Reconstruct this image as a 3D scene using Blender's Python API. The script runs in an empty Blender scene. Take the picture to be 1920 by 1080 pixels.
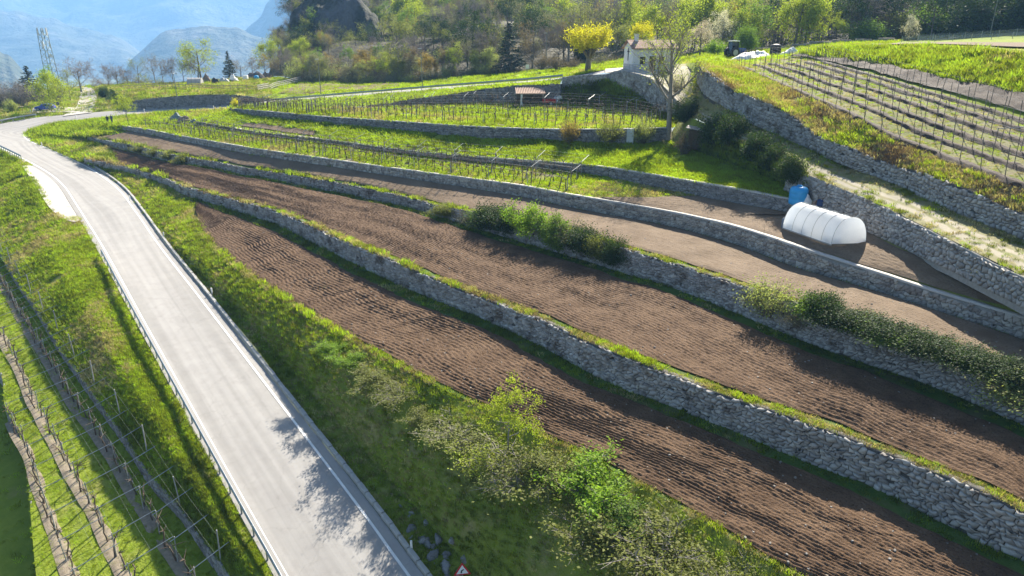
import bpy, math, random
import numpy as np
from mathutils import Vector, Matrix
from mathutils.bvhtree import BVHTree

# ------------------------------------------------------------------ camera, sky, sun, exposure
scene = bpy.context.scene
COL = scene.collection
CZ = 30.0                      # camera height above the scene datum
PITCH = math.radians(20.0); F_PX = 1300.0
cam_d = bpy.data.cameras.new('camera'); cam = bpy.data.objects.new('camera', cam_d); COL.objects.link(cam)
cam.location = (0, 0, CZ); cam.rotation_euler = (math.radians(90) - PITCH, 0, 0)
cam_d.sensor_width = 36.0; cam_d.lens = 36.0 * F_PX / 1920.0; cam_d.clip_start = 0.1; cam_d.clip_end = 30000
scene.camera = cam
SUN_AZ = math.radians(22.0); SUN_EL = math.radians(37.5)
w = bpy.data.worlds.new('World'); scene.world = w; w.use_nodes = True
nt = w.node_tree; nt.nodes.clear()
sky = nt.nodes.new('ShaderNodeTexSky'); sky.sky_type = 'NISHITA'; sky.sun_disc = False
sky.sun_elevation = SUN_EL; sky.sun_rotation = SUN_AZ; sky.altitude = 400; sky.dust_density = 1.5
bg = nt.nodes.new('ShaderNodeBackground'); bg.inputs[1].default_value = 0.055
wo = nt.nodes.new('ShaderNodeOutputWorld'); nt.links.new(sky.outputs[0], bg.inputs[0]); nt.links.new(bg.outputs[0], wo.inputs[0])
sl = bpy.data.lights.new('sun', 'SUN'); sl.energy = 5.0; sl.angle = math.radians(0.6); sl.color = (1.0, 0.92, 0.78)
so = bpy.data.objects.new('sun', sl); COL.objects.link(so)
sdir = Vector((math.sin(SUN_AZ) * math.cos(SUN_EL), math.cos(SUN_AZ) * math.cos(SUN_EL), math.sin(SUN_EL)))
so.rotation_euler = sdir.to_track_quat('Z', 'Y').to_euler(); so.location = sdir * 300
vs = scene.view_settings; vs.view_transform = 'Standard'; vs.look = 'None'; vs.gamma = 1.0; vs.exposure = 1.6
scene.cycles.max_bounces = 6; scene.cycles.diffuse_bounces = 2; scene.cycles.glossy_bounces = 2
scene.cycles.transmission_bounces = 4; scene.cycles.transparent_max_bounces = 8; scene.cycles.volume_bounces = 1
scene.cycles.use_denoising = True

# ------------------------------------------------------------------ photograph geometry helpers
CP, SP = math.cos(PITCH), math.sin(PITCH)
def ray(x, y):
    u = (x - 960.0) / F_PX; v = (540.0 - y) / F_PX
    return u, CP + v * SP, -SP + v * CP
def P(x, y, h):                       # point seen at (x, y) that lies h below / above the camera
    u, f, U = ray(x, y); Z = h / U
    return np.array((u * Z, f * Z, h + CZ))
def PZ(x, y, Z):                      # point seen at (x, y) at depth Z
    u, f, U = ray(x, y)
    return np.array((u * Z, f * Z, U * Z + CZ))
def height_for(p, ytop):              # height above p that is seen at row ytop
    _, f, U = ray(960, ytop)
    return p[1] * U / f + CZ - p[2]
def proj(p):
    p = np.asarray(p, float); X, Y, z = p[..., 0], p[..., 1], p[..., 2] - CZ
    d = Y * CP - z * SP; up = Y * SP + z * CP
    return 960 + F_PX * X / d, 540 - F_PX * up / d, d
def resample(p, n, mode='arc'):
    p = np.asarray(p, float); k = len(p)
    pp = np.vstack([2 * p[0] - p[1], p, 2 * p[-1] - p[-2]])
    m = 24; out = []
    for i in range(k - 1):
        p0, p1, p2, p3 = pp[i:i + 4]; t = np.linspace(0, 1, m, endpoint=False)[:, None]
        a = np.linalg.norm(p1[:2] - p0[:2]) ** .5 + 1e-6; b = np.linalg.norm(p2[:2] - p1[:2]) ** .5 + 1e-6; c = np.linalg.norm(p3[:2] - p2[:2]) ** .5 + 1e-6
        m1 = ((p1 - p0) / a - (p2 - p0) / (a + b) + (p2 - p1) / b) * b
        m2 = ((p2 - p1) / b - (p3 - p1) / (b + c) + (p3 - p2) / c) * b
        t2, t3 = t * t, t * t * t
        out.append((2 * t3 - 3 * t2 + 1) * p1 + (t3 - 2 * t2 + t) * m1 + (-2 * t3 + 3 * t2) * p2 + (t3 - t2) * m2)
    out.append(p[-1:]); q = np.vstack(out)
    if mode == 'idx':
        s = np.arange(len(q)) / (len(q) - 1)
    else:
        s = np.r_[0, np.cumsum(np.linalg.norm(np.diff(q[:, :2], axis=0), axis=1))]; s = s / s[-1]
    t = np.linspace(0, 1, n)
    return np.stack([np.interp(t, s, q[:, j]) for j in range(q.shape[1])], 1)
def clen(c): return float(np.linalg.norm(np.diff(c[:, :2], axis=0), axis=1).sum())
def normals2(c):
    t = np.gradient(c[:, :2], axis=0); t /= np.linalg.norm(t, axis=1)[:, None] + 1e-9
    return np.stack([-t[:, 1], t[:, 0]], 1)
def offs(c, d, dz=0.0):
    o = c.copy(); o[:, :2] += normals2(c) * (d if np.isscalar(d) else np.asarray(d)[:, None]); o[:, 2] += dz
    return o
_rt = np.random.RandomState(7).rand(256, 256)
def vnoise(x, y, seed=0):
    x = np.asarray(x, float) + seed * 17.3; y = np.asarray(y, float) + seed * 9.7
    xi = np.floor(x).astype(int); yi = np.floor(y).astype(int); fx = x - xi; fy = y - yi
    fx = fx * fx * (3 - 2 * fx); fy = fy * fy * (3 - 2 * fy)
    g = lambda a, b: _rt[a & 255, b & 255]
    return (g(xi, yi) * (1 - fx) + g(xi + 1, yi) * fx) * (1 - fy) + (g(xi, yi + 1) * (1 - fx) + g(xi + 1, yi + 1) * fx) * fy - .5
def fnoise(x, y, oct=4, seed=0):
    r = 0; a = 1.0
    for i in range(oct):
        r = r + a * vnoise(x * 2 ** i, y * 2 ** i, seed + i); a *= .5
    return r

# ------------------------------------------------------------------ materials
MATS = {}
def nd(t, kind, **kw):
    n = t.nodes.new('ShaderNode' + kind)
    for k, v in kw.items(): setattr(n, k, v)
    return n
def M(name, c1, c2=None, scale=1.0, detail=5, lo=.35, hi=.65, c3=None, scale3=.2, lo3=.5, hi3=.7, rough=.85, bump=0, bscale=None,
      bdist=.03, rnd=0, trans=0, tcol=None, metal=0, coord='Object', stretch=None, spec=.3, alpha=None, inst=0):
    if name in MATS: return MATS[name]
    m = bpy.data.materials.new(name); m.use_nodes = True; t = m.node_tree; t.nodes.clear(); L = t.links.new
    out = nd(t, 'OutputMaterial'); b = nd(t, 'BsdfPrincipled'); L(b.outputs[0], out.inputs[0])
    b.inputs['Roughness'].default_value = rough; b.inputs['Metallic'].default_value = metal; b.inputs['Specular IOR Level'].default_value = spec
    tc = nd(t, 'TexCoord'); vec = tc.outputs[coord]
    if stretch:
        mp = nd(t, 'Mapping'); mp.inputs['Scale'].default_value = stretch; L(vec, mp.inputs[0]); vec = mp.outputs[0]
    def noise(s, d=detail):
        n = nd(t, 'TexNoise'); n.inputs['Scale'].default_value = s; n.inputs['Detail'].default_value = d; n.inputs['Roughness'].default_value = .62
        L(vec, n.inputs['Vector']); return n.outputs[0]
    def ramp(src, a, z):
        r = nd(t, 'MapRange'); r.inputs[1].default_value = a; r.inputs[2].default_value = z; L(src, r.inputs[0]); return r.outputs[0]
    def mix(f, A, B, mode='MIX'):
        x = nd(t, 'Mix', data_type='RGBA', blend_type=mode)
        if hasattr(f, 'type'): L(f, x.inputs[0])
        else: x.inputs[0].default_value = f
        for s, i in ((A, 6), (B, 7)):
            if hasattr(s, 'type'): L(s, x.inputs[i])
            else: x.inputs[i].default_value = (*s, 1)
        return x.outputs[2]
    colr = c1
    if c2 is not None: colr = mix(ramp(noise(scale), lo, hi), c1, c2)
    if c3 is not None: colr = mix(ramp(noise(scale3, 4), lo3, hi3), colr, c3)
    if rnd or inst:
        if rnd:
            at = nd(t, 'Attribute', attribute_name='rnd'); rs = at.outputs['Fac']; amt = rnd
        else:
            oi = nd(t, 'ObjectInfo'); rs = oi.outputs['Random']; amt = inst
        hs = nd(t, 'HueSaturation')
        if hasattr(colr, 'type'): L(colr, hs.inputs['Color'])
        else: hs.inputs['Color'].default_value = (*colr, 1)
        mr = nd(t, 'MapRange'); mr.inputs[3].default_value = 1 - amt; mr.inputs[4].default_value = 1 + amt; L(rs, mr.inputs[0]); L(mr.outputs[0], hs.inputs['Value'])
        mh = nd(t, 'MapRange'); mh.inputs[3].default_value = .5 - amt * .05; mh.inputs[4].default_value = .5 + amt * .03; L(rs, mh.inputs[0]); L(mh.outputs[0], hs.inputs['Hue'])
        colr = hs.outputs[0]
    if hasattr(colr, 'type'): L(colr, b.inputs['Base Color'])
    else: b.inputs['Base Color'].default_value = (*colr, 1)
    if bump:
        bp = nd(t, 'Bump'); bp.inputs['Strength'].default_value = bump; bp.inputs['Distance'].default_value = bdist
        L(noise(bscale or scale * 3, 6), bp.inputs['Height']); L(bp.outputs[0], b.inputs['Normal'])
    if trans:
        tr = nd(t, 'BsdfTranslucent'); ms = nd(t, 'MixShader'); ms.inputs[0].default_value = trans
        if tcol is not None:
            tm = mix(1.0, colr, tcol, 'MULTIPLY'); L(tm, tr.inputs[0])
        elif hasattr(colr, 'type'): L(colr, tr.inputs[0])
        else: tr.inputs[0].default_value = (*colr, 1)
        L(b.outputs[0], ms.inputs[1]); L(tr.outputs[0], ms.inputs[2]); L(ms.outputs[0], out.inputs[0])
    if alpha is not None:
        tp = nd(t, 'BsdfTransparent'); ms = nd(t, 'MixShader'); ms.inputs[0].default_value = alpha
        src = out.inputs[0].links[0].from_socket
        L(tp.outputs[0], ms.inputs[1]); L(src, ms.inputs[2]); L(ms.outputs[0], out.inputs[0])
    MATS[name] = m; return m

def grassmat(name, a, b, dry, dlo=.52, dhi=.72, dscale=.35):
    return M(name, a, b, scale=1.3, c3=dry, scale3=dscale, lo3=dlo, hi3=dhi, rough=.9, bump=.9, bscale=9, bdist=.08, spec=.1)
g_ground = grassmat('grass_ground', (.15, .185, .027), (.205, .24, .038), (.29, .25, .11))
g_bright = grassmat('meadow_ground', (.165, .22, .022), (.22, .27, .032), (.28, .26, .09), .56, .8)
g_shade = grassmat('shaded_strip_ground', (.06, .105, .018), (.09, .14, .03), (.15, .13, .07))  # darker grass copy, wall shade put into the strip colour
g_dry = grassmat('dry_ground', (.19, .145, .085), (.15, .13, .06), (.26, .20, .13), .45, .65)
g_vine = grassmat('vineyard_ground', (.16, .19, .035), (.23, .23, .06), (.30, .26, .13), .48, .7, .6)
g_v11 = grassmat('tilled_vineyard_ground', (.215, .185, .115), (.185, .185, .08), (.16, .18, .055), .42, .62, .8)
leaf_litter = M('hill_ground', (.045, .038, .026), (.07, .065, .03), scale=.12, c3=(.13, .12, .10), scale3=.05, lo3=.55, hi3=.75, bump=.8, bscale=.6, bdist=1.0)
cliff_rock = M('cliff_rock', (.055, .055, .06), (.13, .125, .125), scale=.15, c3=(.03, .035, .02), scale3=.09, lo3=.45, hi3=.58, bump=1, bscale=.5, bdist=1.5, stretch=(1, 1, .4))
soil_red = M('ploughed_soil', (.088, .053, .031), (.145, .092, .056), scale=.6, c3=(.052, .031, .019), scale3=11, lo3=.52, hi3=.68, bump=.9, bscale=9, bdist=.10, spec=.1)
soil_pale = M('raked_soil', (.145, .104, .069), (.205, .152, .105), scale=.5, c3=(.105, .073, .049), scale3=9, lo3=.5, hi3=.7, bump=.8, bscale=9, bdist=.06, spec=.1)
row_soil = M('row_soil', (.21, .17, .12), (.30, .25, .185), scale=3, c3=(.20, .19, .08), scale3=1.2, lo3=.58, hi3=.74, bump=.9, bscale=22, bdist=.05)
dark_soil = M('shaded_dug_soil', (.04, .028, .022), (.075, .052, .04), scale=4, bump=1, bscale=12, bdist=.08)  # dug soil, colour darkened further to show the shaded sides of clods
gravel = M('gravel', (.52, .49, .45), (.40, .37, .33), scale=2.5, c3=(.30, .28, .2), scale3=.8, lo3=.58, hi3=.75, bump=.6, bscale=30)
track_m = M('track_gravel', (.36, .32, .25), (.27, .245, .17), scale=1.2, c3=(.17, .17, .07), scale3=.5, lo3=.48, hi3=.66, bump=.6, bscale=18)
stone_m = M('limestone', (.29, .275, .255), (.43, .415, .39), scale=3.0, c3=(.13, .105, .08), scale3=.9, lo3=.5, hi3=.68, rough=.95, bump=.5, bscale=14, rnd=.32)
stone_w = M('warm_limestone', (.29, .265, .23), (.42, .39, .345), scale=3.0, c3=(.15, .125, .10), scale3=4, lo3=.52, hi3=.68, rough=.95, bump=.5, bscale=14, rnd=.4)
stone_d = M('dark_limestone', (.20, .19, .19), (.31, .30, .29), scale=3.0, c3=(.10, .095, .08), scale3=3, lo3=.5, hi3=.68, rough=.95, bump=.5, bscale=14, rnd=.35)
mortar = M('wall_core', (.06, .055, .05), (.10, .095, .085), scale=5, bump=.6, bscale=12)
mortar_l = M('wall_core_mortar', (.24, .225, .20), (.31, .295, .265), scale=5, bump=.6, bscale=12)
cap_m = M('mortar_cap', (.50, .47, .43), (.40, .375, .34), scale=2, bump=.5, bscale=10)
conc = M('concrete', (.42, .41, .39), (.33, .32, .30), scale=2, bump=.3, bscale=12)
white = M('white_paint', (.8, .8, .78), (.7, .69, .66), scale=3, rough=.6)
galv = M('galvanised_steel', (.40, .42, .43), (.31, .33, .34), scale=2, rough=.45, metal=.6)
wire_m = M('wire', (.30, .30, .29), rough=.8, spec=.1)
post_grey = M('grey_post', (.38, .37, .35), (.28, .27, .25), scale=3, rough=.7)
wood = M('weathered_wood', (.22, .17, .12), (.30, .25, .19), scale=4, rough=.9)
dkwood = M('dark_wood', (.09, .065, .045), (.14, .10, .07), scale=4, rough=.9)
bark = M('bark', (.13, .105, .08), (.19, .16, .13), scale=3, rough=.95)
bark_l = M('pale_bark', (.24, .205, .165), (.33, .29, .24), scale=3, rough=.95)
bark_g = M('grey_bark', (.21, .19, .175), (.28, .26, .24), scale=3, rough=.95)
black = M('black_plastic', (.02, .02, .022), rough=.5)
red = M('red_paint', (.45, .03, .025), (.36, .03, .02), scale=2, rough=.5)
tile = M('roof_tile', (.30, .17, .125), (.22, .13, .10), scale=2.5, c3=(.42, .33, .27), scale3=1.2, bump=.9, bscale=6, bdist=.08)
plaster = M('white_plaster', (.76, .74, .70), (.66, .64, .60), scale=.8, rough=.9, bump=.2, bscale=8)
glass_m = M('dark_glass', (.02, .025, .03), rough=.12, spec=.6)

# ------------------------------------------------------------------ mesh helpers
def mesh_np(name, V, F, mat=None, rnd=None, smooth=False, uv=None):
    me = bpy.data.meshes.new(name)
    V = np.asarray(V, np.float32).reshape(-1, 3)
    if isinstance(F, np.ndarray):
        n, k = F.shape; me.vertices.add(len(V)); me.vertices.foreach_set('co', V.ravel())
        me.loops.add(n * k); me.loops.foreach_set('vertex_index', F.astype(np.int32).ravel())
        me.polygons.add(n); me.polygons.foreach_set('loop_start', np.arange(0, n * k, k, dtype=np.int32))
        me.update(calc_edges=True); me.validate()
    else:
        me.from_pydata([tuple(v) for v in V], [], F); me.update()
    if rnd is not None:
        a = me.attributes.new('rnd', 'FLOAT', 'FACE'); a.data.foreach_set('value', np.asarray(rnd, np.float32))
    if uv is not None:
        l = me.uv_layers.new(name='UVMap'); idx = np.empty(len(me.loops), np.int32); me.loops.foreach_get('vertex_index', idx)
        l.data.foreach_set('uv', np.asarray(uv, np.float32)[idx].ravel())
    if smooth: me.polygons.foreach_set('use_smooth', np.ones(len(me.polygons), bool))
    if mat:
        for x in (mat if isinstance(mat, (list, tuple)) else [mat]): me.materials.append(x)
    return me
def link(name, me, parent=None, world=False):
    o = bpy.data.objects.new(name, me); COL.objects.link(o)
    if parent is not None:
        o.parent = parent
        if world: o.matrix_parent_inverse = Matrix.Translation(-parent.location)
    return o
def tag(o, label, cat, group=None, kind=None):
    if label: o['label'] = label
    if cat: o['category'] = cat
    if group: o['group'] = group
    if kind: o['kind'] = kind
    return o
def thing(name, label, cat, loc=(0, 0, 0), rz=0, group=None):
    o = bpy.data.objects.new(name, None); COL.objects.link(o); o.empty_display_size = .2
    o.location = Vector([float(a) for a in loc]); o.rotation_euler = (0, 0, rz); return tag(o, label, cat, group)
def copy_tree(o, parent=None):
    c = o.copy(); COL.objects.link(c)
    if parent is not None: c.parent = parent
    for ch in list(o.children): copy_tree(ch, c)
    return c
class MB:
    def __init__(s): s.v = []; s.f = []
    def add(s, V, F):
        b = len(s.v); s.v += [tuple(float(c) for c in v) for v in V]; s.f += [tuple(i + b for i in f) for f in F]; return s
    def box(s, c, d, rz=0, taper=1.0, rx=0, ry=0):
        V = []; R = Matrix.Rotation(rz, 3, 'Z') @ Matrix.Rotation(ry, 3, 'Y') @ Matrix.Rotation(rx, 3, 'X')
        for z in (-1, 1):
            k = taper if z > 0 else 1
            for x, y in ((-1, -1), (1, -1), (1, 1), (-1, 1)): V.append(R @ Vector((x * d[0] / 2 * k, y * d[1] / 2 * k, z * d[2] / 2)) + Vector(c))
        return s.add(V, [(3, 2, 1, 0), (4, 5, 6, 7), (0, 1, 5, 4), (1, 2, 6, 5), (2, 3, 7, 6), (3, 0, 4, 7)])
    def tube(s, p0, p1, r0, r1=None, n=6, cap=True):
        r1 = r0 if r1 is None else r1; p0 = Vector(p0); p1 = Vector(p1); d = (p1 - p0).normalized()
        a = d.orthogonal().normalized(); b = d.cross(a); V = []
        for p, r in ((p0, r0), (p1, r1)):
            for i in range(n):
                t = 2 * math.pi * i / n; V.append(p + (a * math.cos(t) + b * math.sin(t)) * r)
        F = [(i, (i + 1) % n, n + (i + 1) % n, n + i) for i in range(n)]
        if cap: F += [tuple(range(n - 1, -1, -1)), tuple(range(n, 2 * n))]
        return s.add(V, F)
    def lathe(s, prof, n=16, c=(0, 0, 0)):
        V = [(c[0] + r * math.cos(2 * math.pi * i / n), c[1] + r * math.sin(2 * math.pi * i / n), c[2] + z) for r, z in prof for i in range(n)]
        F = [(k * n + i, k * n + (i + 1) % n, (k + 1) * n + (i + 1) % n, (k + 1) * n + i) for k in range(len(prof) - 1) for i in range(n)]
        F += [tuple(range(n - 1, -1, -1)), tuple(range((len(prof) - 1) * n, len(prof) * n))]
        return s.add(V, F)
    def prism(s, pts, y0, y1):      # outline in xz, extruded along y
        n = len(pts); V = [(x, y0, z) for x, z in pts] + [(x, y1, z) for x, z in pts]
        return s.add(V, [tuple(range(n)), tuple(range(2 * n - 1, n - 1, -1))] + [(i, n + i, n + (i + 1) % n, (i + 1) % n) for i in range(n)])
    def build(s, name, mat, parent=None, smooth=False, bevel=0):
        me = bpy.data.meshes.new(name); me.from_pydata(s.v, [], s.f); me.update(); me.materials.append(mat)
        import bmesh
        bm = bmesh.new(); bm.from_mesh(me); bmesh.ops.recalc_face_normals(bm, faces=bm.faces)
        if bevel: bmesh.ops.bevel(bm, geom=list(bm.edges), offset=bevel, segments=1, affect='EDGES', clamp_overlap=True)
        bm.to_mesh(me); bm.free()
        if smooth: me.polygons.foreach_set('use_smooth', np.ones(len(me.polygons), bool))
        return link(name, me, parent)

# ------------------------------------------------------------------ ground patches
GV, GF = [], []           # coarse copy of all the ground, for standing things on it
PATCH = {}
_bv = [0, None]
def bvh():
    if _bv[0] != len(GV): _bv[0] = len(GV); _bv[1] = BVHTree.FromPolygons([Vector(v) for v in GV], GF)
    return _bv[1]
def loft(name, lines, nu, nv, mat, amp=0.0, nscale=.4, kind='structure', ground=True, mode='arc', parent=None, seed=1, key=None, relief=None, oname=None, drape=None):
    """lines: polylines (lists of 3-D points) from the front edge to the back edge"""
    Ls = [resample(l, nu, mode) if len(l) != nu else np.asarray(l, float) for l in lines]
    s = np.linspace(0, len(Ls) - 1, nv); k = np.minimum(s.astype(int), len(Ls) - 2); f = (s - k)[None, :, None]
    A = np.stack(Ls, 1); G = A[:, k] * (1 - f) + A[:, k + 1] * f
    G0 = G.copy()
    if drape is not None:
        T_ = bvh()
        for ix in np.ndindex(nu, nv):
            r = T_.ray_cast(Vector((G[ix][0], G[ix][1], G[ix][2] + 3.0)), Vector((0, 0, -1)))
            if r[0] is not None and abs(r[0].z - G[ix][2]) < 3: G[ix][2] = r[0].z + drape
    if amp:
        e = np.clip(np.minimum(np.arange(nv), np.arange(nv)[::-1]) / max(1, nv * .12), 0, 1)[None, :]
        e2 = np.clip(np.minimum(np.arange(nu), np.arange(nu)[::-1]) / max(1, nu * .04), 0, 1)[:, None]
        G[:, :, 2] += amp * 2 * fnoise(G[:, :, 0] * nscale, G[:, :, 1] * nscale, 4, seed) * e * e2
    if relief is not None: G[:, :, 2] += relief(G)
    i = np.arange(nu - 1)[:, None] * nv + np.arange(nv - 1)[None, :]
    Fc = np.stack([i, i + nv, i + nv + 1, i + 1], -1).reshape(-1, 4)
    n = np.cross(G[1, 0] - G[0, 0], G[0, 1] - G[0, 0])
    if n[2] < 0: Fc = Fc[:, ::-1]
    u = np.r_[0, np.cumsum(np.linalg.norm(np.diff(Ls[0][:, :2], axis=0), axis=1))][:, None] * np.ones((1, nv))
    v = np.concatenate([np.zeros((nu, 1)), np.cumsum(np.linalg.norm(np.diff(G0, axis=1), axis=2), axis=1)], 1)
    o = link(oname or name, mesh_np(name, G.reshape(-1, 3), Fc, mat, smooth=True, uv=np.stack([u, v], -1).reshape(-1, 2)), parent)
    if kind: o['kind'] = kind
    if ground:
        cu = np.unique(np.linspace(0, nu - 1, min(nu, 80)).astype(int)); cv = np.unique(np.linspace(0, nv - 1, min(nv, 12)).astype(int))
        g = G[np.ix_(cu, cv)]; b = len(GV); a, c = g.shape[:2]; GV.extend(map(tuple, g.reshape(-1, 3).tolist()))
        j = (np.arange(a - 1)[:, None] * c + np.arange(c - 1)[None, :]) + b
        GF.extend(map(tuple, np.stack([j, j + c, j + c + 1, j + 1], -1).reshape(-1, 4).tolist()))
    PATCH[key or name] = G
    return o
def frac_at(c, x):                    # share of a curve at which it is seen at column x
    px = proj(c)[0]; return float(np.interp(x, px, np.linspace(0, 1, len(c))))
# ------------------------------------------------------------------ dry stone walls: every stone has its own outline and depth
def wall(name, label, C, H, w=.34, h=.2, mat=None, core=None, proud=.07, cap=None, thick=.45, seed=1, single=300, gap=.016, batter=.07, group=None, jit=.36, cat='wall', minpx=9.5):
    mat = mat or stone_m; core = core or mortar; rs = np.random.RandomState(seed)
    n = len(C); S = np.r_[0, np.cumsum(np.linalg.norm(np.diff(C[:, :2], axis=0), axis=1))]; Lt = S[-1]
    N = normals2(C); H = np.asarray(H, float)
    root = thing(name, label, cat, C[n // 2], 0, group); root['kind'] = 'thing'
    def at(s, t, d):
        X = np.interp(s, S, C[:, 0]); Y = np.interp(s, S, C[:, 1]); Z = np.interp(s, S, C[:, 2]); nx = np.interp(s, S, N[:, 0]); ny = np.interp(s, S, N[:, 1])
        o = t * batter - d
        return np.stack([X + nx * o, Y + ny * o, Z + t], -1)
    m = max(8, int(Lt / .6)); ss = np.linspace(0, Lt, m); hh = np.interp(ss, S, H)
    jag = fnoise(ss * .9, ss * 0, 3, seed) * .10
    top = hh + jag - .03
    A = [at(ss, ss * 0 - .45, -.03), at(ss, top, -.03), at(ss, top, -thick), at(ss, ss * 0 - .45, -thick - .1)]
    V = np.stack(A, 1); i = np.arange(m - 1)[:, None] * 4; q = []
    for a in range(3): q.append(np.concatenate([i + a, i + 4 + a, i + 5 + a, i + 1 + a], 1))
    Fq = np.concatenate(q); ends = np.array([[0, 1, 2, 3], [(m - 1) * 4 + 3, (m - 1) * 4 + 2, (m - 1) * 4 + 1, (m - 1) * 4]])
    link('core', mesh_np('core', V.reshape(-1, 3), np.concatenate([Fq, ends])[:, ::-1], core), root, True)
    b0_ = len(GV); cc = np.unique(np.linspace(0, m - 1, min(m, 70)).astype(int)); GV.extend(map(tuple, V[cc][:, :2].reshape(-1, 3).tolist())); GF.extend([(b0_ + 2 * i_, b0_ + 2 * i_ + 2, b0_ + 2 * i_ + 3, b0_ + 2 * i_ + 1) for i_ in range(len(cc) - 1)])
    nr = int(np.ceil(H.max() / h)) + 1; nq = int(2 * Lt / w) + 4
    k, qq = np.meshgrid(np.arange(nr + 1), np.arange(nq), indexing='ij')
    VX = qq * w / 2 + rs.uniform(-1, 1, k.shape) * w * jit * .6 + fnoise(qq * .21, k * .6, 2, seed) * w * 1.3
    VT = k * h + rs.uniform(-1, 1, k.shape) * h * jit + fnoise(qq * .09, k * .5, 2, seed + 5) * h * 1.3
    VT[0] = -.1
    r, q0 = np.meshgrid(np.arange(nr), np.arange(nq - 2), indexing='ij'); ok = (q0 % 2) == (r % 2); r = r[ok]; q0 = q0[ok]
    idx = [(r, q0), (r, q0 + 1), (r, q0 + 2), (r + 1, q0 + 2), (r + 1, q0 + 1), (r + 1, q0)]
    PX = np.stack([VX[a] for a in idx], 1); PT = np.stack([VT[a] for a in idx], 1)
    cx = PX.mean(1); ct = PT.mean(1); hl = np.interp(cx, S, H) + fnoise(cx * .9, cx * 0, 3, seed) * .10
    keep = (cx > .05) & (cx < Lt - .05) & (ct < hl - h * .25) & (rs.rand(len(cx)) > .01)
    PX, PT, cx, ct, hl = PX[keep], PT[keep], cx[keep], ct[keep], hl[keep]
    PT = np.minimum(PT, hl[:, None] + .03 + .06 * rs.rand(len(cx))[:, None])
    d = proud * rs.uniform(.35, 1.25, len(cx)); nS = len(cx)
    dx = PX - cx[:, None]; dt = PT - ct[:, None]; ln = np.sqrt(dx ** 2 + dt ** 2) + 1e-6
    def ring(shrink, scale, dep, jz=0):
        kf = np.maximum(.3, 1 - shrink / ln) * scale
        dd = dep[:, None] * (1 + jz * rs.uniform(-1, 1, dx.shape))
        return at(cx[:, None] + dx * kf, ct[:, None] + dt * kf, dd)
    R0 = ring(gap, 1, d * 0 - .04); R1 = ring(gap * 1.4, .97, d * .62, .15); R2 = ring(gap * 1.6, .74, d, .22)
    VV = np.concatenate([R0, R1, R2], 1)                      # nS x 18 x 3
    base = []
    for a in (0, 6):
        for j in range(6): base.append((a + j, a + (j + 1) % 6, a + 6 + (j + 1) % 6, a + 6 + j))
    base += [(12, 13, 14, 17), (14, 15, 16, 17)]
    base = np.array(base)
    rnd = rs.rand(nS) * .8 + .2 * rs.rand(nS)
    cen = VV.mean(1); px, py, dep = proj(cen); size = F_PX * np.sqrt((PX.max(1) - PX.min(1)) * (PT.max(1) - PT.min(1))) / np.maximum(dep, 1)
    inview = (px > -20) & (px < 1940) & (py > -20) & (py < 1100)
    order = np.argsort(-(size * inview)); pick = [i for i in order[:single] if size[i] >= minpx and inview[i]]
    for i in pick:
        me = mesh_np('stone', VV[i] - cen[i], base, mat, np.full(len(base), rnd[i]))
        o = link('stone', me, root, True); o.location = cen[i].tolist()
    rest = np.ones(nS, bool); rest[pick] = False; VR = VV[rest]; nR = len(VR)
    if nR:
        Fc = (base[None] + (np.arange(nR) * 18)[:, None, None]).reshape(-1, 4)
        o = link('stones', mesh_np('stones', VR.reshape(-1, 3), Fc, mat, np.repeat(rnd[rest], len(base))), root, True); o['kind'] = 'stuff'
    if cap is not None:
        t = hh + .02
        B = np.stack([at(ss, t - .08, .04), at(ss, t + .03 + jag * .25, .05), at(ss, t + .03 + jag * .25, -thick), at(ss, t - .08, -thick)], 1)
        link('capping', mesh_np('capping', B.reshape(-1, 3), Fq[:, ::-1], cap, smooth=False), root, True)
    return root
def ext(a, b, d): t = (a - b); t = t / np.linalg.norm(t[:2]); return a + t * d
def wall_spec(spec, n, more=0):
    """(column, row of the foot, height of the foot, row of the top) -> foot curve, heights"""
    B = np.array([np.r_[P(x, y, h), height_for(P(x, y, h), t)] for x, y, h, t in spec])
    if more: e_ = ext(B[-1, :3], B[-2, :3], more); B = np.vstack([B, np.r_[e_, B[-1, 3]]])
    c = resample(B, n); return c[:, :3].copy(), np.maximum(c[:, 3], .12)
def topline(C, H, back=.3, dz=-.05, batter=.07):
    o = offs(C, back); o[:, 2] += H + dz; return o

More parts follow.
